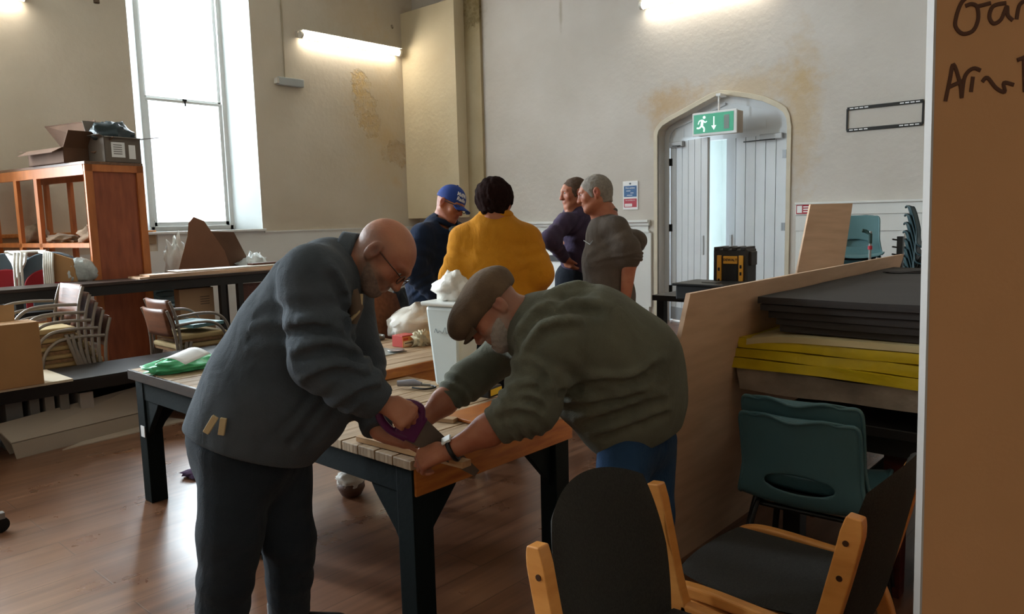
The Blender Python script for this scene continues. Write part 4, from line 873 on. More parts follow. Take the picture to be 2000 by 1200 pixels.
p = D(1686, 424, 7.2)
SP = shell_chair(m_teal2)
place_stack(SP, 8, p.x, p.y-.2, .35, .0915, .012, lambda k: '%s pale blue plastic chair of the stack facing the room beside the leaning plywood' % (['bottom', 'second', 'third', 'fourth', 'fifth', 'sixth', 'seventh', 'top'][k]), 'stack of plastic chairs by the leaning plywood', z0=0, first=True)
p = D(1757, 395, 6.6)
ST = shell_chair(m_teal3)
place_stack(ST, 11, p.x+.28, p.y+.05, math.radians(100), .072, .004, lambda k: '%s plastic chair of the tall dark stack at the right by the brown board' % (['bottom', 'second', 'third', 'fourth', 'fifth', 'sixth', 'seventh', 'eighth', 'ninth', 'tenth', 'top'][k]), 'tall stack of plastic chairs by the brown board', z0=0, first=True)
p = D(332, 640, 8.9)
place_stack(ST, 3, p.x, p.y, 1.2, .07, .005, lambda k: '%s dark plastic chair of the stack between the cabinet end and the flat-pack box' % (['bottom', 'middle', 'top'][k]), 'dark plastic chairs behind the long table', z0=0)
r = empty('crutch', D(1697, 560, 4.95), 0, 'grey walking crutch with a red band standing behind the foam stack', 'crutch'); O = Vector(r.location); O.z = 0; r.location = O
MB().tube([(0, 0, 0), Vector((0, 0, D(1697, 452, 4.95).z))], .009, 8).build('shaft', m_steel, r); zt = D(1697, 452, 4.95).z
MB().tube([(0, 0, zt-.08), (0, 0, zt-.02), (-.03, 0, zt), (-.05, -.01, zt+.005)], .012, 8).build('handle', mat('grip_green', '#23423f'), r); MB().tube([(0, 0, zt-.12), (0, 0, zt-.095)], .014, 10).build('red_band', m_red, r)
# silver folding legs lying there
a = D(1705, 520, 4.9); b = D(1712, 505, 4.9); c = D(1742, 522, 4.9)
r = empty('folding_trolley', (b.x, b.y, 0), 0, 'silver folded trolley frame behind the foam stack', 'trolley'); O = Vector((b.x, b.y, 0))
MB().tube([Vector((a.x-b.x-.02, a.y-b.y, 0)), a-O, b-O, c-O, Vector((c.x-b.x+.05, c.y-b.y, 0))], .012, 8).build('frame', m_steel, r)
r = empty('peg_rack', D(1757, 520, 5.6), 0, 'narrow black peg rack beside the tall chair stack', 'rack'); O = Vector(r.location); O.z = 0; r.location = O; zt = D(1757, 462, 5.6).z
bx(-.02, .02, -.02, .02, 0, zt).build('post', m_black, r)
for k in range(4): MB().tube([(0, 0, zt-.03-.055*k), (-.045, -.04, zt-.02-.055*k)], .006, 6).build('peg', m_black, r)
# ---- bentwood chairs with charcoal pads
def wood_chair():
    """front = local -y; near side -x/+x symmetrical; seat .44, posts .80"""
    r = empty('dining_chair', (0, 0, 0)); hw = .245; th = .036
    def strip(side, pts, wds):   # bent plywood: width in the side plane given by pts (centre line) and wds
        c = bez(pts, 6); n_ = len(c); W_ = np.interp(np.linspace(0, 1, n_), np.linspace(0, 1, len(wds)), wds); mb = MB(); vs = []; fs = []
        for i, p in enumerate(c):
            t = (c[min(i+1, n_-1)]-c[max(i-1, 0)]).normalized(); nrm = Vector((0, -t.z, t.y))*W_[i]/2
            x0 = side*hw-th/2; x1 = side*hw+th/2
            for x, s_ in ((x0, -1), (x1, -1), (x1, 1), (x0, 1)): vs.append(Vector((x, p.y, p.z))+nrm*s_)
        for i in range(n_-1):
            for k in range(4): fs.append((i*4+k, i*4+(k+1) % 4, (i+1)*4+(k+1) % 4, (i+1)*4+k))
        mb.add(vs, fs); mb.add(vs[:4], [(3, 2, 1, 0)]); mb.add(vs[-4:], [(0, 1, 2, 3)]); return mb
    for s_ in (-1, 1):
        po = strip(s_, [(0, .268, .79), (0, .262, .745), (0, .235, .62), (0, .205, .50), (0, .175, .435), (0, .10, .405), (0, -.02, .415), (0, -.14, .43), (0, -.20, .425)], [.034, .052, .052, .05, .06, .055, .045, .04, .03])
        o = po.build('side_frame', w_beech, r, bevel=.011, seg=3)
        rl = strip(s_, [(0, .19, .47), (0, .1, .462), (0, -.1, .47), (0, -.2, .462), (0, -.245, .43), (0, -.25, .37), (0, -.235, .2), (0, -.23, .0)], [.03, .034, .036, .04, .045, .045, .04, .035])
        rl.build('front_leg', w_beech, r, bevel=.008, seg=3)
        strip(s_, [(0, .17, .42), (0, .21, .33), (0, .25, .15), (0, .29, .0)], [.05, .045, .04, .035]).build('rear_leg', w_beech, r, bevel=.008, seg=3)
        for z in (.725, .635): y = .268-.06*(.80-z)/.2*.45; MB().tube([(s_*(hw+th/2-.001), y-.006, z), (s_*(hw+th/2+.002), y-.006, z)], .0075, 10).build('bolt', mat('bolt_bronze', '#4a2f1d', rough=.4, metal=.5), r)
    # back pad: rounded, curved
    def pad(fn, name):
        mb = MB(); mb.grid(fn, 20, 16); return mb
    def bfn(u, v, sgn=1):
        s_ = 2*u-1; t = 2*v-1
        # squircle mapping
        x = s_*math.sqrt(max(0, 1-t*t*.30)); z = t*math.sqrt(max(0, 1-s_*s_*.36))
        y = .252-.055*(1-v)*1.0+.05*(1-s_*s_)-.0; th_ = .02*(1-max(abs(s_), abs(t))**6)
        return Vector((x*.225*(1.0-.10*max(0, -t)), y+.02*t-sgn*th_, .640+z*.235))
    mb = MB(); mb.grid(lambda u, v: bfn(u, v, 1), 24, 20); mb.grid(lambda u, v: bfn(1-u, v, -1), 24, 20); mb.build('backrest', m_fab, r)
    for o in (): pass
    def sfn(u, v, sgn):
        s_ = 2*u-1; t = 2*v-1; x = s_*math.sqrt(max(0, 1-t*t*.25)); y = t*math.sqrt(max(0, 1-s_*s_*.25)); th_ = .026*(1-max(abs(s_), abs(t))**6)
        return Vector((x*.222, y*.235-.02, .475+sgn*th_+.012*t*t-.01*(1-s_*s_)))
    mb = MB(); mb.grid(lambda u, v: sfn(u, v, 1), 20, 20); mb.grid(lambda u, v: sfn(1-u, v, -1), 20, 20); mb.build('seat', m_fab, r)
    MB().box(-hw, hw, -.16, -.12, .40, .425).box(-hw, hw, .08, .12, .39, .415).build('crossrail', w_beech, r, bevel=.004)
    return r
WC = wood_chair()
def setchair(o, x, y, rz, label):
    o.location = (x, y, 0); o.rotation_euler = (0, 0, rz); tag(o, label, 'chair', 'bentwood chairs with charcoal pads')
CA = (-.76, 1.47); CB = (-.79, 2.03)
# A: back posts near x=-1.0, facing +x ; B: back posts near x=-.54, facing -x
setchair(WC, -1.0+.25, 1.44, math.pi/2, 'bentwood chair with charcoal pads at the bottom centre, its back toward the benches')
o2 = copy_tree(WC); setchair(o2, -.54-.265+.0, 2.02, -math.pi/2, 'bentwood chair with charcoal pads at the right, its seat facing the other one')
# ---- big brown board with handwriting beside the camera
r = empty('cardboard_sheet', D(1813, 1200, 1.32).xy.to_3d(), YAW, 'huge brown cardboard sheet with marker handwriting at the right edge', 'cardboard')
bx(0, .9, 0, .018, 0, 2.35).build('sheet', mat('brown_card', '#BE8C60', rough=.85, var=.08, vs=4, bump=.04, bs=120), r)
bx(-.004, 0.0, -.001, .021, 0, 2.35).build('white_edge', mat('edge_grey', '#A9A4A0', rough=.6), r)
r.rotation_euler = (0, -.017, YAW)
ink = mat('marker_brown', '#57331f', rough=.8, var=.2)
Or = Vector(r.location); Rm = r.rotation_euler.to_matrix().inverted()
def bp_(px, py):
    q = ray(px, py); n_ = Vector((-math.sin(YAW), math.cos(YAW), 0)); t = (Or-Vector((0, 0, 0))).dot(n_)/q.dot(n_); w_ = CP+q*t; l = Rm @ (w_-Or); return Vector((l.x, -.0007, l.z))
def stroke(pts, w_=.0034, nm='handwriting'):
    FLAT[0] = .12; c = bez([bp_(*p) for p in pts], 5); mb = MB(); mb.tube(c, w_, 8, flat=None); o = mb.build(nm, ink, r); FLAT[0] = 1; 
    for v in o.data.vertices: v.co.y = -.0007+(v.co.y+.0007)*.15
stroke([(1893, -8), (1878, 5), (1868, 30), (1866, 52), (1880, 66), (1900, 60), (1910, 38), (1908, 14), (1897, 8), (1885, 12)])
stroke([(1905, 14), (1935, 6)]); stroke([(1965, 6), (1940, 12), (1932, 32), (1940, 46), (1955, 38), (1966, 12), (1968, 30), (1978, 40)]); stroke([(1985, 38), (1990, 12), (2000, 2)])
stroke([(1846, 198), (1855, 155), (1862, 126), (1875, 165), (1878, 192)]); stroke([(1850, 172), (1880, 158)]); stroke([(1878, 190), (1884, 150), (1900, 134), (1915, 138)])
stroke([(1896, 180), (1900, 150)]); stroke([(1918, 160), (1928, 152), (1945, 172), (1962, 180), (1960, 162), (1980, 166)]); stroke([(1986, 118), (2010, 108)]); stroke([(1999, 112), (2001, 180)])
# hooks / clutter strip left of that sheet
# ------------------------------------------------------------------ people: smooth blended solids meshed with surface nets
class SDF:
    def __init__(s, pts, h, pad=.3):
        a = np.array([tuple(p) for p in pts], float); s.lo = a.min(0)-pad; hi = a.max(0)+pad; s.h = h
        s.n = np.ceil((hi-s.lo)/h).astype(int)+1; s.F = np.full(s.n, .5, np.float32)
    def sub(s, lo, hi):
        i0 = np.maximum(0, np.floor((np.array(lo)-s.lo)/s.h).astype(int)); i1 = np.minimum(s.n, np.ceil((np.array(hi)-s.lo)/s.h).astype(int)+1)
        if (i1 <= i0).any(): return None, None
        ax = [(s.lo[k]+np.arange(i0[k], i1[k])*s.h).astype(np.float32) for k in range(3)]
        P = np.stack(np.meshgrid(*ax, indexing='ij'), -1)
        return tuple(slice(i0[k], i1[k]) for k in range(3)), P
    def put(s, sl, d, k, op='u'):
        F = s.F[sl]
        if op == 'u':
            if k <= 0: F = np.minimum(F, d)
            else: hh = np.maximum(k-np.abs(F-d), 0)/k; F = np.minimum(F, d)-hh*hh*k*.25
        else:
            d = -d
            if k <= 0: F = np.maximum(F, d)
            else: hh = np.maximum(k-np.abs(F-d), 0)/k; F = np.maximum(F, d)+hh*hh*k*.25
        s.F[sl] = F
    def cone(s, a, b, ra, rb, k=.03, side=None, flat=1., op='u'):
        a = np.array(tuple(a), np.float32); b = np.array(tuple(b), np.float32); R = max(ra, rb)*max(1, flat)+k+.02
        sl, P = s.sub(np.minimum(a, b)-R, np.maximum(a, b)+R)
        if sl is None: return s
        ba = b-a; L = max(1e-9, float(ba@ba)); t = np.clip(((P-a)@ba)/L, 0, 1); q = P-a-t[..., None]*ba
        if side is not None:
            sd = np.array(tuple(side), np.float32); sd /= np.linalg.norm(sd); w = q@sd; q = q+(w*(1/flat-1))[..., None]*sd
            d = np.sqrt((q*q).sum(-1))-(ra+(rb-ra)*t)
        else: d = np.sqrt((q*q).sum(-1))-(ra+(rb-ra)*t)
        s.put(sl, d, k, op); return s
    def chain(s, pts, rs, k=.03, side=None, flat=1., **kw):
        fl = flat if isinstance(flat, (list, tuple)) else [flat]*len(pts)
        for i in range(len(pts)-1): s.cone(pts[i], pts[i+1], rs[i], rs[i+1], k, side, (fl[i]+fl[i+1])/2, **kw)
        return s
    def ell(s, c, r, ax=None, k=.02, op='u'):
        c = np.array(tuple(c), np.float32); r = np.array(r, np.float32); R = float(r.max())+k+.01
        sl, P = s.sub(c-R, c+R)
        if sl is None: return s
        q = P-c
        if ax is not None: q = q@np.array([tuple(v) for v in ax], np.float32).T
        k0 = np.sqrt(((q/r)**2).sum(-1)); k1 = np.sqrt(((q/(r*r))**2).sum(-1))+1e-6
        s.put(sl, k0*(k0-1)/k1, k, op); return s
    def plane(s, p, n_, k=.01, R=None):   # cut away everything on the +n side (within R of p)
        if R:
            n_ = np.array(tuple(Vector(n_).normalized()), np.float32); p = np.array(tuple(p), np.float32); sl, P = s.sub(p-R, p+R)
            d = (P-p)@n_; m_ = (((P-p)**2).sum(-1) < R*R); F = s.F[sl]; s.F[sl] = np.where(m_, np.maximum(F, d), F); return s
        n_ = np.array(tuple(Vector(n_).normalized()), np.float32)
        ax = [(s.lo[i]+np.arange(s.n[i])*s.h).astype(np.float32) for i in range(3)]
        d = (ax[0][:, None, None]-p[0])*n_[0]+(ax[1][None, :, None]-p[1])*n_[1]+(ax[2][None, None, :]-p[2])*n_[2]
        hh = np.maximum(k-np.abs(s.F-d), 0)/k; s.F = (np.maximum(s.F, d)+hh*hh*k*.25).astype(np.float32); return s
    def folds(s, amp, freq, seed=0, dirs=5, ridge=True):
        rng = np.random.RandomState(seed); m_ = np.abs(s.F) < .06; idx = np.argwhere(m_); P = s.lo+idx*s.h; v = np.zeros(len(P))
        for i in range(dirs):
            d = rng.normal(size=3); d /= np.linalg.norm(d); e = rng.normal(size=3); e /= np.linalg.norm(e); f = freq*(.6+.8*rng.rand())
            w = np.sin(P@d*f+1.8*np.sin(P@e*f*.45+rng.rand()*6)+rng.rand()*6); v += (1-2*np.abs(w)**.8) if ridge else w
        s.F[m_] += (amp*v/dirs*1.5).astype(np.float32); return s
    def hit(s, px, py):
        q = ray(px, py); q = q/q.dot(Fh); t = np.arange(1.6, 6.2, .004); P = np.array(tuple(CP))+t[:, None]*np.array(tuple(q)); I = np.round((P-s.lo)/s.h).astype(int)
        ok = ((I >= 0) & (I < s.n)).all(1); I = np.where(ok[:, None], I, 0); v = np.where(ok, s.F[I[:, 0], I[:, 1], I[:, 2]], 1.); j = np.argmax(v < 0)
        return (Vector(P[j]), q) if v[j] < 0 else (None, q)
    def fold(s, *lines, r=.011, sink=.004, k=.028, g=True):   # cloth ridges with a groove under each
        for L in lines:
            c = [(p.x, p.y) for p in bez([(a, b, 0) for a, b in L], 3)]; H_ = [s.hit(*p) for p in c]; G_ = [s.hit(p[0]+2, p[1]+13) for p in c] if g else []
            n_ = len(c)
            for hh, up in ((H_, 1), (G_, 0)):
                for i in range(len(hh)-1):
                    (a, qa), (b, qb) = hh[i], hh[i+1]
                    if a is None or b is None or (a-b).length > .12: continue
                    w0 = math.sin(math.pi*(i+.3)/n_); w1 = math.sin(math.pi*(i+1.3)/n_)
                    if up: s.cone(a+qa*(r-.009*w0), b+qb*(r-.009*w1), r, r, k)
                    else: s.cone(a-qa*(.016-.009*w0), b-qb*(.016-.009*w1), .011, .011, .02, op='s')
        return s
    def crease(s, a, b, lam, amp, rad, seed=0, twist=6.):   # rings of folds along a limb section
        a = np.array(tuple(a)); b = np.array(tuple(b)); R = rad+.06
        sl, P = s.sub(np.minimum(a, b)-R, np.maximum(a, b)+R)
        if sl is None: return s
        ba = b-a; L = np.linalg.norm(ba); u = ba/L; t = (P-a)@u; q = P-a-t[..., None]*u; o = np.cross(u, [.3, .5, .8]); o /= np.linalg.norm(o); w = np.cross(u, o)
        an = np.arctan2(q@o, q@w); env = np.exp(-(((t-L/2)/(L*.45))**2)*2)*(np.abs(s.F[sl]) < .05)
        s.F[sl] += (amp*env*np.sin(2*math.pi*t/lam+1.3*np.sin(an*1.0+seed)+.8*np.sin(an*2+seed*2))).astype(np.float32); return s
    def mesh(s):
        F = s.F
        for a_ in range(3):
            for e_ in (0, -1): q_ = [slice(None)]*3; q_[a_] = e_; F[tuple(q_)] = np.maximum(F[tuple(q_)], .2*s.h)
        S_ = F < 0; n = np.array(F.shape)-1
        cnt = np.zeros(n, np.int8); C_ = [(i, j, k) for i in (0, 1) for j in (0, 1) for k in (0, 1)]
        for i, j, k in C_: cnt += S_[i:i+n[0], j:j+n[1], k:k+n[2]]
        act = (cnt > 0) & (cnt < 8); ids = np.argwhere(act); vid = np.full(n, -1, np.int32); vid[act] = np.arange(len(ids))
        cv = {c: F[ids[:, 0]+c[0], ids[:, 1]+c[1], ids[:, 2]+c[2]] for c in C_}
        acc = np.zeros((len(ids), 3)); w = np.zeros(len(ids))
        for c in C_:
            for ax in range(3):
                if c[ax]: continue
                c2 = list(c); c2[ax] = 1; c2 = tuple(c2); f0, f1 = cv[c], cv[c2]; x = (f0 < 0) != (f1 < 0)
                t = np.where(x, f0/np.where(x, f0-f1, 1), 0); p = np.zeros((len(ids), 3)); p[:] = c; p[:, ax] += t; acc[x] += p[x]; w[x] += 1
        V = s.lo+(ids+acc/w[:, None])*s.h; Q = []
        for ax in range(3):
            sh = [slice(None)]*3; sh[ax] = slice(0, n[ax]); sh2 = [slice(None)]*3; sh2[ax] = slice(1, n[ax]+1)
            a_, b_ = S_[tuple(sh)], S_[tuple(sh2)]; e = np.argwhere(a_ != b_); o1, o2 = [(1, 2), (2, 0), (0, 1)][ax]
            e = e[(e[:, o1] > 0) & (e[:, o2] > 0) & (e[:, o1] < n[o1]) & (e[:, o2] < n[o2])]
            def at(d1, d2): q = e.copy(); q[:, o1] -= d1; q[:, o2] -= d2; return vid[q[:, 0], q[:, 1], q[:, 2]]
            q = np.stack([at(1, 1), at(0, 1), at(0, 0), at(1, 0)], 1); fl = ~a_[e[:, 0], e[:, 1], e[:, 2]]; q[fl] = q[fl][:, ::-1]; Q.append(q)
        Q = np.concatenate(Q); us = np.unique(Q); mp_i = np.full(len(V), -1); mp_i[us] = np.arange(len(us)); return V[us], mp_i[Q]
    def build(s, name, mt, parent, smooth=1, tint=None):
        V, Q = s.mesh(); off = np.array(tuple(parent.location)) if parent else 0
        me = bpy.data.meshes.new(name); me.vertices.add(len(V)); me.vertices.foreach_set('co', (V-off).astype(np.float32).ravel())
        me.loops.add(len(Q)*4); me.loops.foreach_set('vertex_index', Q.astype(np.int32).ravel()); me.polygons.add(len(Q))
        me.polygons.foreach_set('loop_start', np.arange(0, len(Q)*4, 4, dtype=np.int32)); me.polygons.foreach_set('loop_total', np.full(len(Q), 4, np.int32))
        me.update(calc_edges=True)
        if tint: a_ = me.attributes.new('tint', 'FLOAT_COLOR', 'POINT'); a_.data.foreach_set('color', tint(V).astype(np.float32).ravel())
        me.validate(); me.polygons.foreach_set('use_smooth', [True]*len(me.polygons)); me.materials.append(mt)
        o = bpy.data.objects.new(name, me); S.collection.objects.link(o); o.parent = parent
        if smooth: q = o.modifiers.new('s', 'SMOOTH'); q.factor = .5; q.iterations = smooth
        return o
def ivec(dx, dy, dd=0):   # direction given as image right, image down, away from the camera
    return (cr*dx-cu*dy+cf*dd).normalized()
class Head:
    """frame: x right ear, y face, z crown; c = centre at eye level"""
    def __init__(s, c, fwd, up, sc=1.0):
        s.c = Vector(c); s.y = Vector(fwd).normalized(); u = Vector(up); s.z = (u-s.y*u.dot(s.y)).normalized(); s.x = s.y.cross(s.z); s.s = sc; s.ax = (s.x, s.y, s.z)
    def p(s, x, y, z): return s.c+(s.x*x+s.y*y+s.z*z)*s.s
    def sculpt(s, B, ear_off=-.005, jaw=1.0):
        k = s.s; A = s.ax
        B.ell(s.p(0, -.018, .028), [.077*k, .098*k, .090*k], A, .02)
        B.ell(s.p(0, .012, .012), [.068*k, .082*k, .085*k], A, .02)
        B.ell(s.p(0, .022, -.052), [.058*k*jaw, .066*k, .058*k], A, .025)
        B.ell(s.p(0, .060, -.092), [.026*k*jaw, .026*k, .020*k], A, .025)
        for e in (-1, 1):
            B.cone(s.p(e*.056, -.012, -.045), s.p(e*.028, .060, -.090), .018*k, .016*k, .025)
            B.ell(s.p(e*.045, .058, -.020), [.024*k, .022*k, .024*k], A, .02)
            B.cone(s.p(e*.012, .088, .030), s.p(e*.048, .070, .028), .010*k, .008*k, .014)
            B.ell(s.p(e*.032, .096, .008), [.020*k, .018*k, .013*k], A, .010, 's')
            B.ell(s.p(e*.031, .072, .009), [.0145*k]*3, A, .004)
            B.ell(s.p(e*.013, .098, -.030), [.010*k, .011*k, .008*k], A, .008)
            # ear
            B.ell(s.p(e*.083, -.012+ear_off, -.004), [.012*k, .022*k, .036*k], A, .008)
            B.ell(s.p(e*.096, -.005+ear_off, .003), [.009*k, .012*k, .020*k], A, .006, 's')
            B.ell(s.p(e*.080, -.004+ear_off, -.028), [.008*k, .010*k, .012*k], A, .006)
        B.cone(s.p(0, .088, .022), s.p(0, .104, -.024), .009*k, .012*k, .012)
        B.ell(s.p(0, .106, -.027), [.013*k, .012*k, .011*k], A, .008)
        B.cone(s.p(-.018, .080, -.055), s.p(.018, .080, -.055), .009*k, .009*k, .010)
        B.cone(s.p(-.020, .086, -.0505), s.p(.020, .086, -.0505), .005*k, .005*k, .005)
        B.cone(s.p(-.017, .085, -.062), s.p(.017, .085, -.062), .006*k, .006*k, .005)
        B.cone(s.p(-.022, .094, -.0565), s.p(.022, .094, -.0565), .0025*k, .0025*k, .003, op='s')
        return s
    def neck(s, B, base, r=.058): B.cone(s.p(0, -.028, -.045), base, .056*s.s, r, .03)
    def eyes(s, root, irisc='#3d4a52', lid=True):
        off = Vector(root.location); w = mat('eye_white', '#A39A90', rough=.2, var=.02); ir = mat('iris', irisc, rough=.2, var=.1)
        for e in (-1, 1):
            mb = MB().lathe([(.0001, -.0115), (.006, -.0098), (.0098, -.006), (.0115, 0), (.0098, .006), (.006, .0098), (.0001, .0115)], n=14, M=frame3(s.p(e*.031, .0765, .010)-off, s.x, s.z)); q = mb.build('eye', w, root)
            MB().lathe([(.0001, .011), (.005, .0108), (.0052, .0100)], n=12, M=frame3(s.p(e*.031, .0765, .010)-off, s.z, s.x)).build('iris', ir, q)
    def hair(s, name, mt, root, h=.004, cut=None, thick=.008, seed=0, amp=.004, low=-.055, bulk=(0, 0, 0), front=.055, fq=90):
        """skull cap shell limited to the hair line"""
        H_ = SDF([s.p(0, 0, 0)], h, .17); k = s.s; A = s.ax
        H_.ell(s.p(0, -.018-bulk[1]*.3, .028+bulk[2]*.4), [(.077+thick+bulk[0])*k, (.098+thick+bulk[1])*k, (.090+thick+bulk[2])*k], A, .0)
        H_.cone(s.p(0, -.045, .0), s.p(0, -.050, low), .062*k+thick, .05*k+thick, .02)
        for e in (-1, 1): H_.cone(s.p(e*.060, .018, .02), s.p(e*.066, .012, -.018), .014*k+thick*.4, .010*k, .01)
        H_.ell(s.p(0, .10, -.04), [.11*k, .085*k, .088*k], A, .01, 's')          # face free
        H_.ell(s.p(0, .13, .025), [.075*k, front*k, .055*k], A, .012, 's')
        for e in (-1, 1): H_.ell(s.p(e*.088, -.010, -.008), [.02*k, .024*k, .036*k], A, .006, 's')
        H_.plane(s.p(0, 0, low-.012), -s.z, .01)
        if cut: cut(H_, s)
        if amp: H_.folds(amp, fq, seed, 6)
        return H_.build(name, mt, root, 1)
def hand(B, wrist, d, n, side, curl=(25, 45, 35), spread=8, thumb=(35, 20), sc=1.0, k=.006, thumbdir=None, fr=.0085):
    """d toward the fingers, n = way the palm faces, side = thumb side"""
    d = Vector(d).normalized(); n = Vector(n); n = (n-d*n.dot(d)).normalized(); s_ = Vector(side); s_ = (s_-d*s_.dot(d)-n*s_.dot(n)).normalized()
    W_ = Vector(wrist); out = []
    L = [.044, .050, .046, .036]; M2_ = [.026, .030, .028, .021]; M3 = [.021, .023, .022, .018]; base = [.088, .091, .086, .078]; off = [.030, .010, -.011, -.031]
    B.cone(W_, W_+d*.045*sc, .026*sc, .030*sc, .02, n, .72)
    for i in range(4):
        kn = W_+(d*base[i]+s_*off[i])*sc
        B.cone(W_+(d*.02+s_*off[i]*.5)*sc, kn, .015*sc, .0125*sc, .014)
        a = 0; p = kn; sp = math.radians(spread)*(1.5-i)/1.5*.6; dd = (d*math.cos(sp)+s_*math.sin(sp)).normalized()
        for j, (l, ang) in enumerate(zip((L[i], M2_[i], M3[i]), curl)):
            a += math.radians(ang*(1+.06*i)); v = dd*math.cos(a)+n*math.sin(a); q = p+v*l*sc
            r0 = (fr+.0008-.0009*j-(.0009 if i == 3 else 0))*sc; B.cone(p, q, r0, r0-.0010, .012 if j == 0 else .003); p = q
        out.append(p)
    t0 = W_+(d*.030+s_*.026)*sc; B.cone(W_+d*.012*sc, t0, .020*sc, .017*sc, .015)
    a1 = math.radians(thumb[0]); v = thumbdir.normalized() if thumbdir else (d*math.cos(a1)+s_*math.sin(a1)+n*.25).normalized()
    t1_ = t0+v*.040*sc; B.cone(t0, t1_, .0155*sc, .0115*sc, .012)
    a2 = math.radians(thumb[1]); v2 = (v*math.cos(a2)+(n*.5+d*.5-s_*.2)*math.sin(a2)).normalized(); t2_ = t1_+v2*.030*sc
    B.cone(t1_, t2_, .0115*sc, .0090*sc, .004); return out
def skinm(name, c, c2):
    m_ = mat(name, c, rough=.5, col2=c2, vs=9, sss=.12, bump=.12, bs=90, spec=.35); T = m_.node_tree; p = T.nodes['Principled BSDF']
    a = T.nodes.new('ShaderNodeAttribute'); a.attribute_name = 'tint'; x = T.nodes.new('ShaderNodeMixRGB'); src = p.inputs['Base Color'].links[0].from_socket
    T.links.new(a.outputs['Alpha'], x.inputs[0]); T.links.new(src, x.inputs[1]); T.links.new(a.outputs['Color'], x.inputs[2]); T.links.new(x.outputs[0], p.inputs['Base Color']); return m_
def tinter(hd, beard=None, *a, eo=-.005, **k): return tinter_(hd, eo, beard, *a, **k)
def tinter_(hd, eo, beard=None, bs_=.6, hairc=None, hs=.6, top=.06, lips='#8A4A42', crown=.0):
    """skin marks of the head: stubble, cropped side hair, lips; shade painted in the ear hollow"""
    def f(V):
        A = np.array([tuple(v) for v in hd.ax]); L = ((V-np.array(tuple(hd.c)))@A.T)/hd.s; x, y, z = L[:, 0], L[:, 1], L[:, 2]; out = np.zeros((len(V), 4)); rng = np.random.RandomState(3)
        near = np.sqrt((L**2).sum(1)) < .17
        def sm(v, a, b): return np.clip((v-a)/(b-a), 0, 1)
        def put(w, c): w = w*near; a = out[:, 3]; n_ = a+w*(1-a); cc = np.array(hexc(c)); out[:, :3] = np.where(n_[:, None] > 1e-4, (out[:, :3]*(a*(1-w))[:, None]+cc*w[:, None])/np.maximum(n_, 1e-4)[:, None], 0); out[:, 3] = n_
        j = rng.rand(len(V))*.25
        put(.35*np.exp(-((y-.105)**2+(z+.026)**2+x*x)/.018**2), '#A8503E'); put(.45*np.exp(-((np.abs(x)-.085)**2+(y+.012-eo)**2+z*z)/.028**2), '#A84636'); put(.6*np.exp(-((np.abs(x)-.088)**2+(y+.002-eo)**2+(z-.002)**2)/.012**2), '#6E2A20')  # last tint paints shade into the ear hollow; the others are skin redness
        if beard: put((bs_+j*.5)*sm(-z, .022, .042)*sm(y, -.03, .0)*sm(z, -.135, -.115)*(1-np.exp(-((z+.057)**2/.008**2+x*x/.026**2+(np.minimum(y-.085, 0))**2/.02**2))), beard)
        if hairc: put((hs+j*.5)*sm(z, -.075, -.05)*sm(-y+.35*np.maximum(np.abs(x)-.05, 0), -.03, .02)*(1-sm(z, top-.02, top+.02)), hairc)
        if crown: pass
        put(.7*np.exp(-((z+.0565)**2/.009**2+x*x/.022**2+np.minimum(y-.07, 0)**2/.012**2)), lips); put(.5*np.exp(-((np.abs(x)-.032)**2/.02**2+(z-.032)**2/.006**2+np.minimum(y-.06, 0)**2/.012**2)), '#6e5648')
        return out
    return f
def cloth(name, c, c2=None, var=.2, vs=7, **k):
    m_ = cloth_(name, c, c2, var, vs, **k); T = m_.node_tree; p = T.nodes['Principled BSDF']; l = p.inputs['Normal'].links[0].from_socket
    tc = T.nodes.new('ShaderNodeTexCoord'); mp = T.nodes.new('ShaderNodeMapping'); mp.inputs['Scale'].default_value = (1, 1, .55); mp.inputs['Rotation'].default_value = (.5, .4, .2); T.links.new(tc.outputs['Object'], mp.inputs[0])
    nz = T.nodes.new('ShaderNodeTexNoise'); nz.inputs['Scale'].default_value = 7; nz.inputs['Detail'].default_value = 3; nz.inputs['Distortion'].default_value = 1.2; T.links.new(mp.outputs[0], nz.inputs['Vector'])
    b = T.nodes.new('ShaderNodeBump'); b.inputs['Strength'].default_value = .40; b.inputs['Distance'].default_value = .04; T.links.new(nz.outputs['Fac'], b.inputs['Height']); T.links.new(l, b.inputs['Normal']); T.links.new(b.outputs[0], p.inputs['Normal']); return m_
def cloth_(name, c, c2=None, var=.2, vs=7, **k): return mat(name, c, rough=.92, col2=c2, var=var, vs=vs, bump=.35, bs=260, spec=.12, sheen=.06, **k)
def person(x, y, label): return empty('person', (x, y, 0), 0, label, 'person')
def shoe(root, heel, toe, mt, w=.045):
    B = SDF([heel, toe], .007, .12); heel = Vector(heel); toe = Vector(toe)
    B.cone(heel+Vector((0, 0, .045)), toe+Vector((0, 0, .035)), w*.9, w*.85, .02, (0, 0, 1), .8); B.cone(heel+Vector((0, 0, .05)), heel+Vector((0, 0, .11)), w*.95, w, .03)
    B.plane((0, 0, .002), (0, 0, -1), .004); B.build('shoe', mt, root, 1)
def glasses(hd, root, mt, rim=.0022):
    off = Vector(root.location); P = lambda *a: hd.p(*a)-off; mb = MB()
    for e in (-1, 1):
        mb.tube([P(e*(.033+.023*math.cos(t)), .103-.004*abs(math.cos(t)), .004+.017*math.sin(t)) for t in np.linspace(0, 2*math.pi, 20)[:-1]], rim, 6, closed=True)
        mb.tube([P(e*.056, .099, .010), P(e*.074, .085, .012), P(e*.083, .03, .010), P(e*.085, -.015, .010), P(e*.083, -.028, -.008)], rim*1.1, 6)
    mb.tube([P(-.010, .104, .008), P(0, .108, .011), P(.010, .104, .008)], rim, 6); return mb.build('glasses', mt, root)
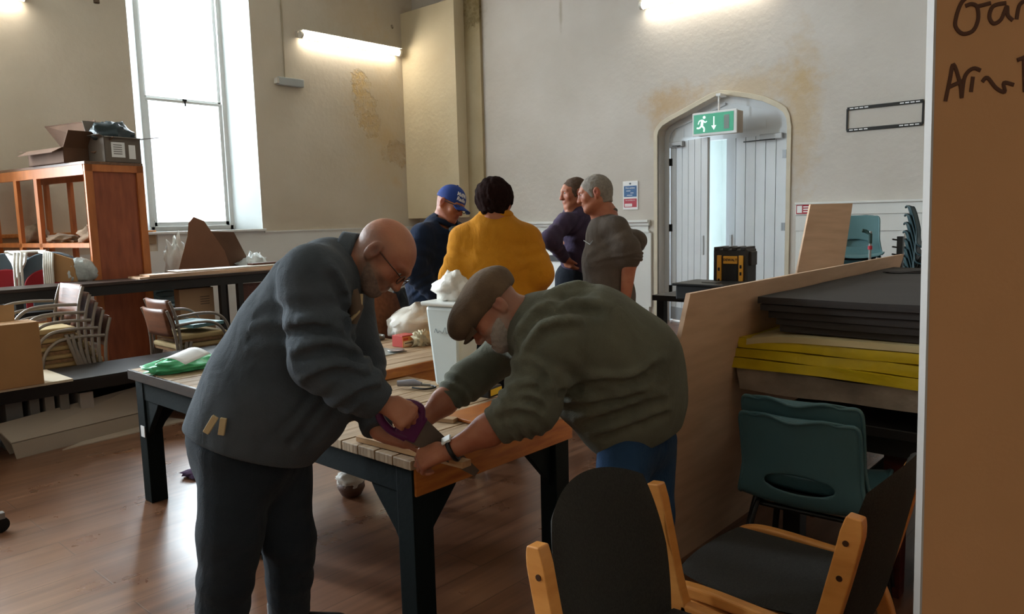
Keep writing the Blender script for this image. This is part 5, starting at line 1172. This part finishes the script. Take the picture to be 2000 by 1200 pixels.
# ================================================================= the sawing man in the grey jumper
skA = skinm('skin_ruddy', '#B57C60', '#9C5F49'); skB = skinm('skin_tan', '#B0755A', '#95563F')
m_j1 = cloth('grey_jumper', '#4D545C', '#3D444B'); m_jean = cloth('dark_jeans', '#2C333B', '#20262d', vs=5)
m_tape = mat('tan_tape', '#C3AC84', rough=.8)
bp0 = D(480, 1240, 2.5); R1 = person(bp0.x, bp0.y, 'bald man in grey jumper and glasses bending to saw timber at the bench corner')
LAT = -Fh      # toward the camera
def T1(px, py, d=2.52): return D(px, py, d)
shN, elN, wrN = T1(612, 548, 2.33), T1(628, 704, 2.27), T1(742, 788, 2.33)
shF, elF, wrF = T1(672, 560, 2.74), T1(706, 705, 2.72), T1(738, 842, 2.50)
hc = T1(749, 503, 2.50); hd = Head(hc, ivec(.60, .78, -.10), ivec(.78, -.60, 0), 1.03)
nb = T1(655, 520, 2.53)
B = SDF([hd.p(0, 0, .13), hd.p(0, .13, 0), shN, elN, wrN, shF, elF, wrF, T1(790, 880, 2.45), T1(812, 800, 2.3), T1(560, 700)], .0048, .06)
hd.sculpt(B); hd.neck(B, nb, .066)
B.chain([nb, T1(600, 600), T1(540, 720)], [.09, .13, .15], .05, LAT, 1.1)
B.chain([nb, shN, elN, wrN], [.06, .055, .045, .030], .04); B.chain([nb, shF, elF, wrF], [.06, .055, .042, .029], .04)
# right hand round the saw handle, left hand flat-ish on the timber
gdir = ivec(.80, .42, -.30)
hand(B, T1(752, 789, 2.325), ivec(.85, .50, .05), ivec(-.25, .45, .85), ivec(.50, -.80, .1), curl=(66, 78, 50), thumb=(25, 40), sc=1.0, k=.004)
hand(B, wrF+(T1(752, 856, 2.485)-wrF)*.6, ivec(.82, .20, .05), ivec(.0, .9, .3), ivec(.1, .2, .95), curl=(6, 12, 12), thumb=(35, 18), sc=1.0)
B.build('body', skA, R1, 2, tinter(hd, '#7d6a60', .55, '#6d5c52', .5, .045))
hd.eyes(R1)
# short side hair
Bd = SDF([hd.p(0, .05, -.07)], .004, .10)       # grey stubble beard
Bd.ell(hd.p(0, .0235, -.054), [.0605, .0685, .0605], hd.ax, .0); Bd.ell(hd.p(0, .061, -.093), [.0285, .0285, .0225], hd.ax, .025)
for e in (-1, 1): Bd.cone(hd.p(e*.0575, -.010, -.040), hd.p(e*.028, .061, -.091), .019, .0175, .025)
Bd.ell(hd.p(0, .09, -.022), [.075, .06, .052], hd.ax, .008, 's'); Bd.ell(hd.p(0, .096, -.057), [.024, .02, .008], hd.ax, .003, 's'); Bd.plane(hd.p(0, 0, -.028), hd.z, .01); Bd.plane(hd.p(0, -.012, 0), -hd.y, .01)
Bd.folds(.001, 220, 5); Bd.build('beard', mat('stubble_grey', '#8B7468', rough=.9, var=.35, vs=80, bump=.5, bs=500), R1, 1)
glasses(hd, R1, mat('glasses_brown', '#4a2a1c', rough=.3))
# jumper
J = SDF([shN, elN, wrN, shF, elF, wrF, T1(495, 880), T1(370, 800), T1(620, 470)], .0065, .10)
J.chain([T1(478, 872), T1(505, 830), T1(540, 750), T1(575, 655), T1(622, 565), T1(650, 522)], [.205, .215, .215, .180, .145, .095], .06, LAT, [.92, .92, .95, 1.05, 1.15, 1.1])
J.ell(T1(600, 790, 2.5), [.14, .14, .15], None, .08)
J.chain([T1(640, 545, 2.46), shN, elN, T1(690, 752, 2.29), wrN], [.10, .100, .088, .076, .060], .05); J.chain([T1(650, 545, 2.6), shF, elF, wrF], [.10, .092, .076, .052], .05)
J.crease(shN, elN, .075, .006, .1, 1); J.crease(elN, wrN, .055, .0065, .09, 2); J.crease(elF, wrF, .05, .006, .08, 3); J.folds(.003, 13, 11, 5)
J.fold([(560, 640), (610, 628), (672, 650)], [(575, 690), (640, 672), (700, 690)], [(596, 742), (650, 716), (712, 728)], [(660, 792), (700, 764), (735, 752)], [(640, 520), (668, 570), (680, 640)], r=.011)
J.plane(T1(480, 868), ivec(-.30, .95), .01); J.plane(wrN, wrN-elN, R=.11); J.plane(wrF, wrF-elF, R=.085)
hb = T1(700, 520); J.cone(nb+ivec(1, -.05)*.02, T1(715, 508), .078, .08, .006, op='s')
J.build('jumper', m_j1, R1, 2)
def off(p): return Vector(p)-Vector(R1.location)
cc = T1(668, 523, 2.52); mb = MB(); an = ivec(.93, .30); c_up = ivec(.25, -.97); ring = [off(cc+c_up*math.cos(t)*(.105)+LAT*math.sin(t)*.088+an*(-.03*math.cos(t))) for t in np.linspace(0, 2*math.pi, 28)[:-1]]
mb.grid(lambda u, v: off(T1(668, 524, 2.52)+ivec(.30, -.95)*math.cos(2*math.pi*u)*(.112+.010*v)+LAT*math.sin(2*math.pi*u)*(.088+.008*v)+ivec(.93, .30)*((v-.35)*.055-.012*math.cos(2*math.pi*u))), 36, 5); mb.build('collar', m_j1, R1, solid=.014)
mb = MB(); mb.tube([off(T1(688, 566, 2.42)), off(T1(695, 600, 2.42)), off(T1(690, 632, 2.42))], [.018, .026, .012], 10).build('collar_flap', mat('placket_brown', '#6d5a4c', rough=.9), R1)
MB().tube(bez([off(T1(706, 575, 2.43)), off(T1(702, 605, 2.41)), off(T1(682, 628, 2.40)), off(T1(672, 640, 2.39))]), .006, 6).build('placket_edge', m_tape, R1)
for a, b in (((421, 814), (402, 846)), ((437, 817), (432, 850))):
    MB().beam(off(T1(*a, 2.30)), off(T1(*b, 2.30)), .020, .012, up=LAT).build('hem_tape', m_tape, R1, bevel=.002)
# jeans
hN, hF = T1(462, 885, 2.45), T1(535, 885, 2.60); kN, kF = T1(450, 1040, 2.41), T1(562, 1050, 2.58); aN, aF = T1(432, 1230, 2.42), T1(570, 1225, 2.62)
aN.z = aF.z = .09
Tn = SDF([hN, hF, kN, kF, aN, aF, T1(470, 800)], .008, .16)
Tn.chain([T1(478, 840), T1(490, 890)], [.17, .165], .05, LAT, .9); Tn.chain([hN, kN, aN], [.125, .098, .078], .04); Tn.chain([hF, kF, aF], [.122, .088, .072], .03)
Tn.ell(T1(438, 872), [.105, .11, .13], None, .06)
Tn.crease(kN, aN, .10, .003, .12, 2); Tn.crease(kF, aF, .09, .004, .12, 3); Tn.folds(.007, 13, 21, 5)
Tn.build('jeans', m_jean, R1, 2)
for a in (aN, aF): f = Vector((a.x, a.y, 0)); shoe(R1, f-Rt*.04, f+Rt*.17, m_black)
# the saw
hp = T1(797, 812, 2.375); tip = D(938, 917, 2.47); sd = (tip-hp).normalized(); heelp = T1(800, 822, 2.34)
r = empty('hand_saw', hp, 0, 'hand saw with a purple handle held over the bench corner', 'saw')
un = ivec(.55, -.80, .10); un = (un-sd*un.dot(sd)).normalized(); L_ = (tip-hp).length
def sp(a, b): return sd*a+un*b
nn = sd.cross(un).normalized()*.0008
m_blade = mat('saw_steel', '#6A6058', rough=.45, metal=.5, var=.15)
mb = MB(); pl = [sp(.02, .030), sp(L_, -.005), sp(L_, -.03), sp(.0, -.075)]; mb.hexa([p-nn for p in pl]+[p+nn for p in pl]); mb.build('blade', m_blade, r)
mp2 = mat('purple_handle', '#5A1F52', rough=.35, var=.1)
nn2 = nn.normalized()*.012
mb = MB()
loop = bez([sp(.04, -.062), sp(-.02, -.070), sp(-.070, -.058), sp(-.088, -.035), sp(-.074, -.010), sp(-.050, .015), sp(-.015, .038), sp(.02, .042), sp(.045, .015)], 5)
mb.tube(loop, .0135, 10); o_ = mb.build('handle', mp2, r); mb = MB(); pl = [sp(-.01, .03), sp(.06, .03), sp(.075, -.06), sp(-.01, -.08)]; mb.hexa([p-nn2*.9 for p in pl]+[p+nn2*.9 for p in pl]); mb.build('handle_cheek', mp2, r, bevel=.006)
mb = MB(); mb.tube(bez([sp(-.075, -.058)-nn2*1.25, sp(-.02, -.066)-nn2*1.25, sp(.02, -.06)-nn2*1.25]), .005, 6).build('grip_insert', mat('grip_white', '#D7CFD6', rough=.4), r)
# ================================================================= the man in the flat cap
m_j2 = cloth('olive_top', '#66675A', '#55564b'); m_j2.node_tree.nodes['Principled BSDF'].inputs['Roughness'].default_value = .9
m_blue_j = cloth('blue_jeans', '#2C4A6E', '#1e3550', vs=5)
b0 = D(1235, 1210, 2.6); R2 = person(b0.x, b0.y, 'man in a brown flat cap and olive top bending over to steady the timber')
def T2(px, py, d=2.58): return D(px, py, d)
sN, eN, wN = T2(1078, 665, 2.42), T2(1035, 792, 2.34), T2(880, 880, 2.36); sF, eF, wF = T2(1000, 680, 2.82), T2(912, 745, 2.74), T2(822, 826, 2.60)
hc = T2(962, 611, 2.56); h2 = Head(hc, ivec(-.62, .78, -.08), ivec(-.78, -.62, .06), 1.0); nb2 = T2(1030, 632, 2.58)
B = SDF([h2.p(0, 0, .13), h2.p(0, .13, 0), sN, eN, wN, sF, eF, wF, T2(800, 900, 2.4), T2(780, 850, 2.6), T2(1200, 700)], .0048, .06)
h2.sculpt(B, ear_off=-.020, jaw=1.06); h2.neck(B, nb2, .068)
B.chain([nb2, T2(1100, 660), T2(1180, 710)], [.09, .12, .13], .05, LAT, 1.1)
B.chain([nb2, sN, eN, T2(955, 840, 2.35), wN], [.06, .055, .046, .048, .030], .035); B.chain([nb2, sF, eF, T2(868, 785, 2.67), wF], [.06, .055, .044, .044, .030], .035)
hand(B, wN+ivec(-1, .25)*.015, ivec(-.90, .30, .15), ivec(-.15, .70, .65), ivec(-.3, -.6, .5), curl=(48, 62, 40), thumb=(25, 30))
hand(B, wF+ivec(-1, .4)*.005, ivec(-.45, .30, .45), ivec(.1, .95, .1), ivec(.5, .2, .5), curl=(8, 14, 12), thumb=(30, 15))
B.build('body', skB, R2, 2, tinter(h2, '#A89C94', .5, '#8a7669', .30, .05, eo=-.020))
Bd = SDF([h2.p(0, .05, -.07)], .004, .11)
Bd.ell(h2.p(0, .025, -.056), [.0665, .0715, .0635], h2.ax, .0); Bd.ell(h2.p(0, .064, -.096), [.034, .031, .026], h2.ax, .025)
for e in (-1, 1): Bd.cone(h2.p(e*.061, -.006, -.02), h2.p(e*.032, .062, -.092), .020, .021, .025)
Bd.ell(h2.p(0, .09, -.014), [.068, .058, .056], h2.ax, .008, 's'); Bd.ell(h2.p(0, .096, -.057), [.022, .02, .008], h2.ax, .003, 's'); Bd.plane(h2.p(0, .004, 0), -h2.y, .01); Bd.plane(h2.p(0, 0, -.030), h2.z, .01)
Bd.folds(.002, 160, 8); Bd.build('beard', mat('white_beard', '#B3A79E', rough=.9, var=.25, vs=60, bump=.6, bs=400), R2, 1)
# cap
m_cap = cloth('cap_brown', '#705D4A', '#5A4A3C', vs=14); off2 = lambda p: Vector(p)-Vector(R2.location)
Cp = SDF([h2.p(0, 0, .06)], .0045, .22)
Cp.ell(h2.p(0, -.002, .060), [.098, .140, .062], h2.ax, .0); Cp.ell(h2.p(0, -.045, .042), [.090, .088, .078], h2.ax, .05); Cp.ell(h2.p(0, .075, .052), [.088, .075, .042], h2.ax, .04)
Cp.ell(h2.p(0, .02, -.055), [.14, .20, .072], (h2.x, (h2.y-h2.z*.10).normalized(), (h2.z+h2.y*.10).normalized()), .012, 's'); Cp.folds(.0022, 30, 3)
Cp.build('flat_cap', m_cap, R2, 2)
mb = MB(); mb.grid(lambda u, v: off2(h2.p((2*u-1)*.078*(1-.25*v), .085+.060*math.sqrt(max(0, 1-(2*u-1)**2))*v+.02*v*0, .030-.022*v-.012*(2*u-1)**2)), 18, 8); mb.build('cap_peak', m_cap, R2, solid=.006)
mb = MB(); mb.tube([off2(h2.p(.096*math.sin(t), -.005+.14*math.cos(t), .062+.004)) for t in np.linspace(-1.9, 1.9, 20)], .0028, 6); mb.build('cap_seam', m_cap, R2)
# top
J = SDF([sN, eN, wN, sF, eF, T2(1340, 740), T2(1240, 880), T2(1100, 540), T2(960, 840, 2.35)], .0065, .08)
J.chain([T2(1238, 822), T2(1242, 775), T2(1222, 712), T2(1150, 668), T2(1078, 655), T2(1035, 640)], [.158, .163, .185, .188, .150, .10], .06, LAT, [.95, .95, .95, 1.0, 1.12, 1.1])
J.ell(T2(1150, 770, 2.56), [.13, .13, .12], None, .08); J.ell(T2(1195, 825, 2.54), [.11, .11, .11], None, .06)
J.chain([T2(1060, 650, 2.5), sN, eN, T2(965, 836, 2.35)], [.10, .105, .086, .062], .05); J.chain([T2(1040, 660, 2.7), sF, eF, T2(876, 780, 2.68)], [.10, .082, .064, .054], .05)
J.crease(sN, eN, .07, .006, .1, 1); J.crease(T2(1060, 780, 2.34), T2(955, 842, 2.35), .035, .006, .09, 2); J.crease(eF, T2(865, 790, 2.68), .04, .006, .08, 3); J.folds(.003, 13, 31, 5)
J.fold([(1010, 655), (1050, 605), (1120, 592), (1180, 600)], [(1025, 700), (1062, 640), (1130, 628)], [(1088, 760), (1150, 738), (1235, 735), (1290, 700)], [(1105, 785), (1180, 780), (1270, 760)], [(1130, 820), (1200, 800), (1290, 770)], [(1075, 580), (1100, 566), (1140, 556)], [(1000, 762), (1040, 752), (1068, 765)], [(990, 785), (1030, 776), (1062, 792)], [(975, 806), (1020, 800), (1050, 818)], [(1160, 850), (1220, 830), (1300, 800)], [(1030, 700), (1060, 730), (1075, 770)])
J.plane(T2(1240, 872), ivec(.42, .90), .01); J.plane(T2(966, 838, 2.35), ivec(-.85, .52), R=.10); J.plane(T2(876, 782, 2.68), ivec(-.62, .78), R=.115)
J.cone(nb2, h2.p(0, -.03, -.04), .076, .078, .006, op='s')
J.build('top', m_j2, R2, 2)
cc = T2(1022, 628, 2.57); ring = [off2(cc+ivec(-.30, -.95)*math.cos(t)*.085+LAT*math.sin(t)*.080) for t in np.linspace(0, 2*math.pi, 26)[:-1]]
MB().tube(ring, .013, 10, closed=True).build('collar', m_j2, R2)
hN, hF = T2(1222, 862, 2.51), T2(1262, 862, 2.66); kN, kF = T2(1208, 1010, 2.46), T2(1262, 1010, 2.60); aN, aF = T2(1225, 1215, 2.50), T2(1268, 1200, 2.66); aN.z = aF.z = .09
Tn = SDF([hN, hF, kN, kF, aN, aF, T2(1240, 800)], .009, .16)
Tn.chain([T2(1240, 835), T2(1242, 860)], [.12, .12], .05, LAT, .95); Tn.chain([hN, kN, aN], [.092, .082, .068], .05); Tn.chain([hF, kF, aF], [.11, .085, .068], .05)
Tn.folds(.006, 14, 22, 5); Tn.build('jeans', m_blue_j, R2, 2)
for a in (aN, aF): f = Vector((a.x, a.y, 0)); shoe(R2, f+Rt*.04, f-Rt*.16, m_black)
# wrist watch, worn: part of the person
wc = T2(884, 878, 2.36); wd = (wN-T2(955, 840, 2.35)).normalized(); wx = ivec(.3, -.9, -.3); wx = (wx-wd*wx.dot(wd)).normalized(); wy = wd.cross(wx)
mb = MB(); mb.tube([off2(wc+(wx*math.cos(t)*.036+wy*math.sin(t)*.036)) for t in np.linspace(0, 2*math.pi, 24)[:-1]], .008, 8, closed=True); wb = mb.build('watch', m_black, R2)
m_ = frame3(off2(wc+wx*.040), wd, wx.cross(wd)); MB().box(-.016, .016, -.018, .018, -.004, .005, M=m_).build('watch_face', mat('watch_glass', '#DDE3E6', rough=.1, var=.02), wb, bevel=.002)
# ================================================================= the four behind
def torso(name, mt, root, pts, rs, arms, lat, flat=1.15, hem=None, seed=0, h=.009, extra=None, neckcut=None):
    J = SDF(list(pts)+[p for a in arms for p in a[0]], h, .24)
    J.chain(pts, rs, .06, lat, flat)
    for ap, ar in arms: J.chain(ap, ar, .05)
    for i, (ap, ar) in enumerate(arms):
        J.crease(ap[-2], ap[-1], .05, .006, .09, seed+i); J.crease(ap[-3], ap[-2], .08, .005, .09, seed+i+2)
    J.folds(.006, 14, seed, 5)
    if hem: J.plane(hem, (0, 0, -1), .01)
    if neckcut: J.cone(neckcut[0], neckcut[1], neckcut[2], neckcut[2], .006, op='s')
    for ap, ar in arms: pass
    if extra: extra(J)
    return J.build(name, mt, root, 2)
def legs(root, hip, feet, mt, fwd, rs=(.11, .085, .07)):
    hip = Vector(hip); T = SDF([hip, Vector((*feet[0], 0)), Vector((*feet[1], 0))], .012, .22)
    lat = Vector((-fwd.y, fwd.x, 0)); T.cone(hip, hip-Vector((0, 0, .1)), .15, .15, .05)
    for i, f in enumerate(feet):
        s_ = (1, -1)[i]; a = Vector((f[0], f[1], .08)); hp_ = hip-Vector((0, 0, .12))+lat*s_*.08; k_ = (a+hp_)/2+fwd*.02
        T.chain([hp_, k_, a], list(rs), .05)
    T.folds(.004, 16, 5, 4); T.build('trousers', mt, root, 1)
    for f in feet: fv = Vector((f[0], f[1], 0)); shoe(root, fv-fwd*.05, fv+fwd*.15, m_black)
def bgbody(root, hd_, nb_, arms, chest, h=.0065, hands=(), jaw=1.0, skin=None):
    B = SDF([hd_.p(0, 0, .14), hd_.p(0, .14, 0), chest]+[p for a in arms for p in a[0]]+[h_[0]+h_[1]*.2 for h_ in hands], h, .12)
    hd_.sculpt(B, jaw=jaw); hd_.neck(B, nb_, .064); B.cone(nb_, chest, .08, .13, .05)
    for ap, ar in arms: B.chain([nb_]+list(ap), [.06]+[r_*.62 for r_ in ar[:-1]]+[.030], .04)
    for w_, d_, n_, s_, cu_ in hands: hand(B, w_, d_, n_, s_, curl=cu_, fr=.0115)
    return B.build('body', skin or skA, root, 1, tinter(hd_))
# navy jacket, blue cap
p0 = D(860, 640, 5.25); RN = person(p0.x, p0.y, 'man in navy jacket and blue lettered baseball cap looking down'); m_navy = cloth('navy_jacket', '#1B2942', '#141e33')
f_ = ivec(.78, .42, -.45); hb = Head(D(880, 401, 5.2), f_, ivec(.30, -.95, .0), 1.0); nB = D(862, 440, 5.25)
arms = [([D(828, 462, 5.08), D(812, 530, 5.0), D(846, 572, 4.98)], [.095, .078, .055]), ([D(888, 458, 5.45), D(902, 520, 5.4), D(900, 575, 5.2)], [.09, .075, .055])]
bgbody(RN, hb, nB, arms, D(858, 500, 5.25), hands=[(D(850, 575, 4.98), ivec(.5, .85, .1), ivec(.6, .1, .7), ivec(.6, -.3, -.5), (20, 30, 25))], skin=skB); hb.eyes(RN)
torso('jacket', m_navy, RN, [D(855, 600, 5.25), D(855, 545, 5.25), D(858, 490, 5.25), D(862, 455, 5.25), D(864, 438, 5.25)], [.19, .20, .18, .13, .08], arms, ivec(-.45, 0, -.8), 1.12, D(855, 606, 5.25), 3, neckcut=(D(868, 440, 5.2), D(885, 415, 5.1), .07))
cN = D(866, 432, 5.22); offN = lambda p: Vector(p)-Vector(RN.location)
MB().tube([offN(cN+ivec(math.cos(t)*.9, .15+.35*math.cos(t), math.sin(t)*.9)*.082) for t in np.linspace(0, 2*math.pi, 22)[:-1]], .02, 8, closed=True).build('collar', m_navy, RN)
MB().tube([offN(D(884, 446, 5.07)), offN(D(890, 462, 5.04)), offN(D(888, 478, 5.03))], [.03, .028, .01], 8).build('shirt', mat('grey_shirt', '#46525a', rough=.9), RN)
legs(RN, D(852, 600, 5.25), [(D(840, 640, 5.2).x, D(840, 640, 5.2).y), (D(880, 640, 5.4).x, D(880, 640, 5.4).y)], cloth('pale_jeans', '#4C6B8E', '#3a5575'), ivec(.8, 0, -.4).xy.to_3d().normalized())
m_bcap = mat('royal_blue_cap', '#1A3A86', rough=.8, var=.1)
Cp = SDF([hb.p(0, 0, .06)], .005, .2); Cp.ell(hb.p(0, -.016, .035), [.088, .110, .105], hb.ax, 0)
Cp.plane(hb.p(0, 0, .022), (-hb.z-hb.y*.0), .004); cp_ = Cp.build('baseball_cap', m_bcap, RN, 1)
mb = MB(); mb.grid(lambda u, v: offN(hb.p((2*u-1)*.080*(1-.12*v), .075+.085*math.sqrt(max(0, 1-(2*u-1)**2*.9))*v, .030-.018*v-.022*(2*u-1)**2)), 14, 6); mb.build('cap_peak', m_bcap, RN, solid=.005)
MB().lathe([(.0001, 0), (.008, 0), (.006, .005), (.0001, .006)], n=10, M=frame3(offN(hb.p(0, -.016, .139)), hb.x, hb.y)).build('cap_button', m_bcap, RN)
glasses(hb, RN, m_black, .0025)
m_embr = mat('embroidery_white', '#DCE0E6', rough=.8)
for txt, zz, sz in (('MidFM', .092, .034), ('Radio', .062, .034)):     # lettering wrapped on the cap front
    e = text('cap_lettering', txt, sz, Matrix.Identity(4), m_embr, RN, bold=.0008)
    me = e.data
    a0 = .35
    for v in me.vertices:
        th = a0-v.co.x/.10; zl = zz+v.co.y; zf = (zl-.035)/.105; r_ = math.sqrt(max(.02, 1-zf*zf)); q = hb.p(-.0+.0895*r_*math.sin(-th)*-1, -.016+.1115*r_*math.cos(th)+v.co.z, zl); v.co = offN(q)
# mustard jacket, back view
p0 = D(975, 660, 4.6); RY = person(p0.x, p0.y, 'dark haired person in a mustard jacket seen from behind'); m_must = cloth('mustard_cloth', '#C6861F', '#AC701a', vs=3)
hy = Head(D(966, 399, 4.6), ivec(.12, .25, .95), ivec(.0, -1, .1), 1.08); nY = D(968, 430, 4.6); LATY = ivec(1, 0, 0)
arms = [([D(908, 470, 4.6), D(889, 545, 4.55), D(905, 600, 4.8)], [.10, .088, .06]), ([D(1028, 470, 4.6), D(1052, 535, 4.55), D(1040, 560, 4.9)], [.10, .082, .06])]
bgbody(RY, hy, nY, arms, D(970, 500, 4.6), skin=skA)
torso('jacket', m_must, RY, [D(970, 660, 4.6), D(970, 590, 4.6), D(970, 520, 4.6), D(968, 462, 4.6), D(967, 432, 4.6)], [.18, .19, .175, .13, .072], arms, LATY, 1.42, D(970, 665, 4.6), 13)
MB().tube([D(968, 421, 4.6)-Vector(RY.location)+LATY*math.cos(t)*.085+ivec(0, .1, 1)*math.sin(t)*.075 for t in np.linspace(0, 2*math.pi, 22)[:-1]], .026, 8, closed=True).build('collar', m_must, RY)
hy.hair('hair', mat('hair_dark_brown', '#241310', rough=.95, var=.4, vs=40, bump=.8, bs=200, spec=.08), RY, .005, None, .010, 7, .007, low=-.065, bulk=(.018, .012, .012), fq=70)
legs(RY, D(970, 670, 4.6), [(D(955, 660, 4.6).x, D(955, 660, 4.6).y), (D(992, 660, 4.6).x, D(992, 660, 4.6).y)], cloth('black_trousers', '#15171a'), ivec(0, 0, 1).xy.to_3d().normalized())
# purple jumper, arm akimbo
p0 = D(1120, 640, 5.75); RP = person(p0.x, p0.y, 'man in a purple jumper with hand on hip beside the grey haired man'); m_purp = cloth('purple_jumper', '#4E4259', '#3d3348')
hp_ = Head(D(1121, 379, 5.65), ivec(-.93, .12, -.25), ivec(.10, -1, 0), 1.0); nP = D(1128, 412, 5.7)
arms = [([D(1104, 434, 5.55), D(1074, 468, 5.42), D(1102, 503, 5.55)], [.07, .055, .04]), ([D(1150, 440, 5.85), D(1165, 500, 5.9), D(1160, 540, 5.8)], [.085, .065, .05])]
bgbody(RP, hp_, nP, arms, D(1125, 470, 5.7), hands=[(D(1101, 501, 5.55), ivec(.5, .8, .3), ivec(.7, -.2, .5), ivec(0, -.5, -.8), (30, 30, 20))], skin=skB); hp_.eyes(RP)
torso('jumper', m_purp, RP, [D(1128, 548, 5.7), D(1129, 500, 5.7), D(1130, 452, 5.7), D(1128, 425, 5.7), D(1128, 410, 5.7)], [.125, .115, .13, .11, .065], arms, ivec(-.25, 0, -.95), 1.15, D(1122, 556, 5.7), 23)
hp_.hair('hair', mat('hair_brown_grey', '#5a4638', rough=.9, var=.3, vs=60, bump=.6, bs=300), RP, .005, None, .004, 9, .003)
legs(RP, D(1122, 545, 5.7), [(D(1105, 640, 5.65).x, D(1105, 640, 5.65).y), (D(1145, 640, 5.8).x, D(1145, 640, 5.8).y)], cloth('navy_trousers', '#1d222c'), ivec(-.9, 0, -.2).xy.to_3d().normalized())
# grey haired man in brown-grey overshirt
p0 = D(1190, 640, 5.05); RG = person(p0.x, p0.y, 'grey haired man in a brown-grey overshirt with rolled sleeves by the door'); m_taupe = cloth('taupe_overshirt', '#5F564E', '#4d453f')
hg = Head(D(1161, 380, 5.02), ivec(-.90, .18, .12), ivec(.10, -1, 0), 1.04); nG = D(1180, 420, 5.05)
elG = D(1230, 505, 4.88); wG = D(1222, 582, 4.86)
arms = [([D(1203, 447, 4.92), D(1223, 485, 4.88), D(1228, 505, 4.88)], [.085, .076, .072]), ([D(1190, 450, 5.3), D(1242, 470, 5.35), D(1225, 520, 5.3)], [.08, .06, .05])]
B = SDF([hg.p(0, 0, .14), hg.p(0, .14, 0), wG, D(1225, 615, 4.86), elG, D(1185, 480, 5.05)], .0065, .12)
hg.sculpt(B, jaw=1.05); hg.neck(B, nG, .068); B.cone(nG, D(1188, 500, 5.05), .08, .13, .05); B.chain([nG, arms[0][0][0], elG, wG], [.06, .055, .052, .034], .04)
hand(B, wG, ivec(-.05, 1, 0), ivec(.9, 0, -.3), ivec(-.3, .1, -.9), curl=(15, 25, 20), fr=.0115); B.build('body', skB, RG, 1, tinter(hg)); hg.eyes(RG)
torso('overshirt', m_taupe, RG, [D(1190, 640, 5.05), D(1188, 580, 5.05), D(1186, 510, 5.05), D(1184, 455, 5.05), D(1182, 424, 5.05)], [.155, .165, .155, .12, .07], arms, ivec(-.2, 0, -.98), 1.12, D(1190, 660, 5.05), 33)
offG = lambda p: Vector(p)-Vector(RG.location)
ad = (wG-elG).normalized(); ax_ = ad.orthogonal().normalized(); ay_ = ad.cross(ax_)
for q in (0, .02, .04): MB().tube([offG(elG-ad*q+ad*.0+(ax_*math.cos(t)+ay_*math.sin(t))*.072) for t in np.linspace(0, 2*math.pi, 20)[:-1]], .013, 8, closed=True).build('sleeve_roll', m_taupe, RG)
MB().tube([offG(D(1181, 415, 5.05)+ivec(math.cos(t), -.15*math.cos(t), math.sin(t))*.070) for t in np.linspace(0, 2*math.pi, 22)[:-1]], .018, 8, closed=True).build('collar', m_taupe, RG)
MB().tube([offG(D(1140, 470, 4.98)), offG(D(1152, 478, 4.9)), offG(D(1158, 470, 4.88))], .003, 5).build('hanging_glasses', m_steel, RG)
hg.hair('hair', mat('hair_silver', '#8F877E', rough=.9, var=.3, vs=60, bump=.6, bs=300), RG, .005, None, .005, 12, .003)
legs(RG, D(1190, 640, 5.05), [(D(1180, 640, 4.98).x, D(1180, 640, 4.98).y), (D(1205, 640, 5.15).x, D(1205, 640, 5.15).y)], cloth('grey_trousers', '#3a3a3c'), ivec(-.9, 0, .1).xy.to_3d().normalized())
# unused prototype names are real things placed above; nothing else to link
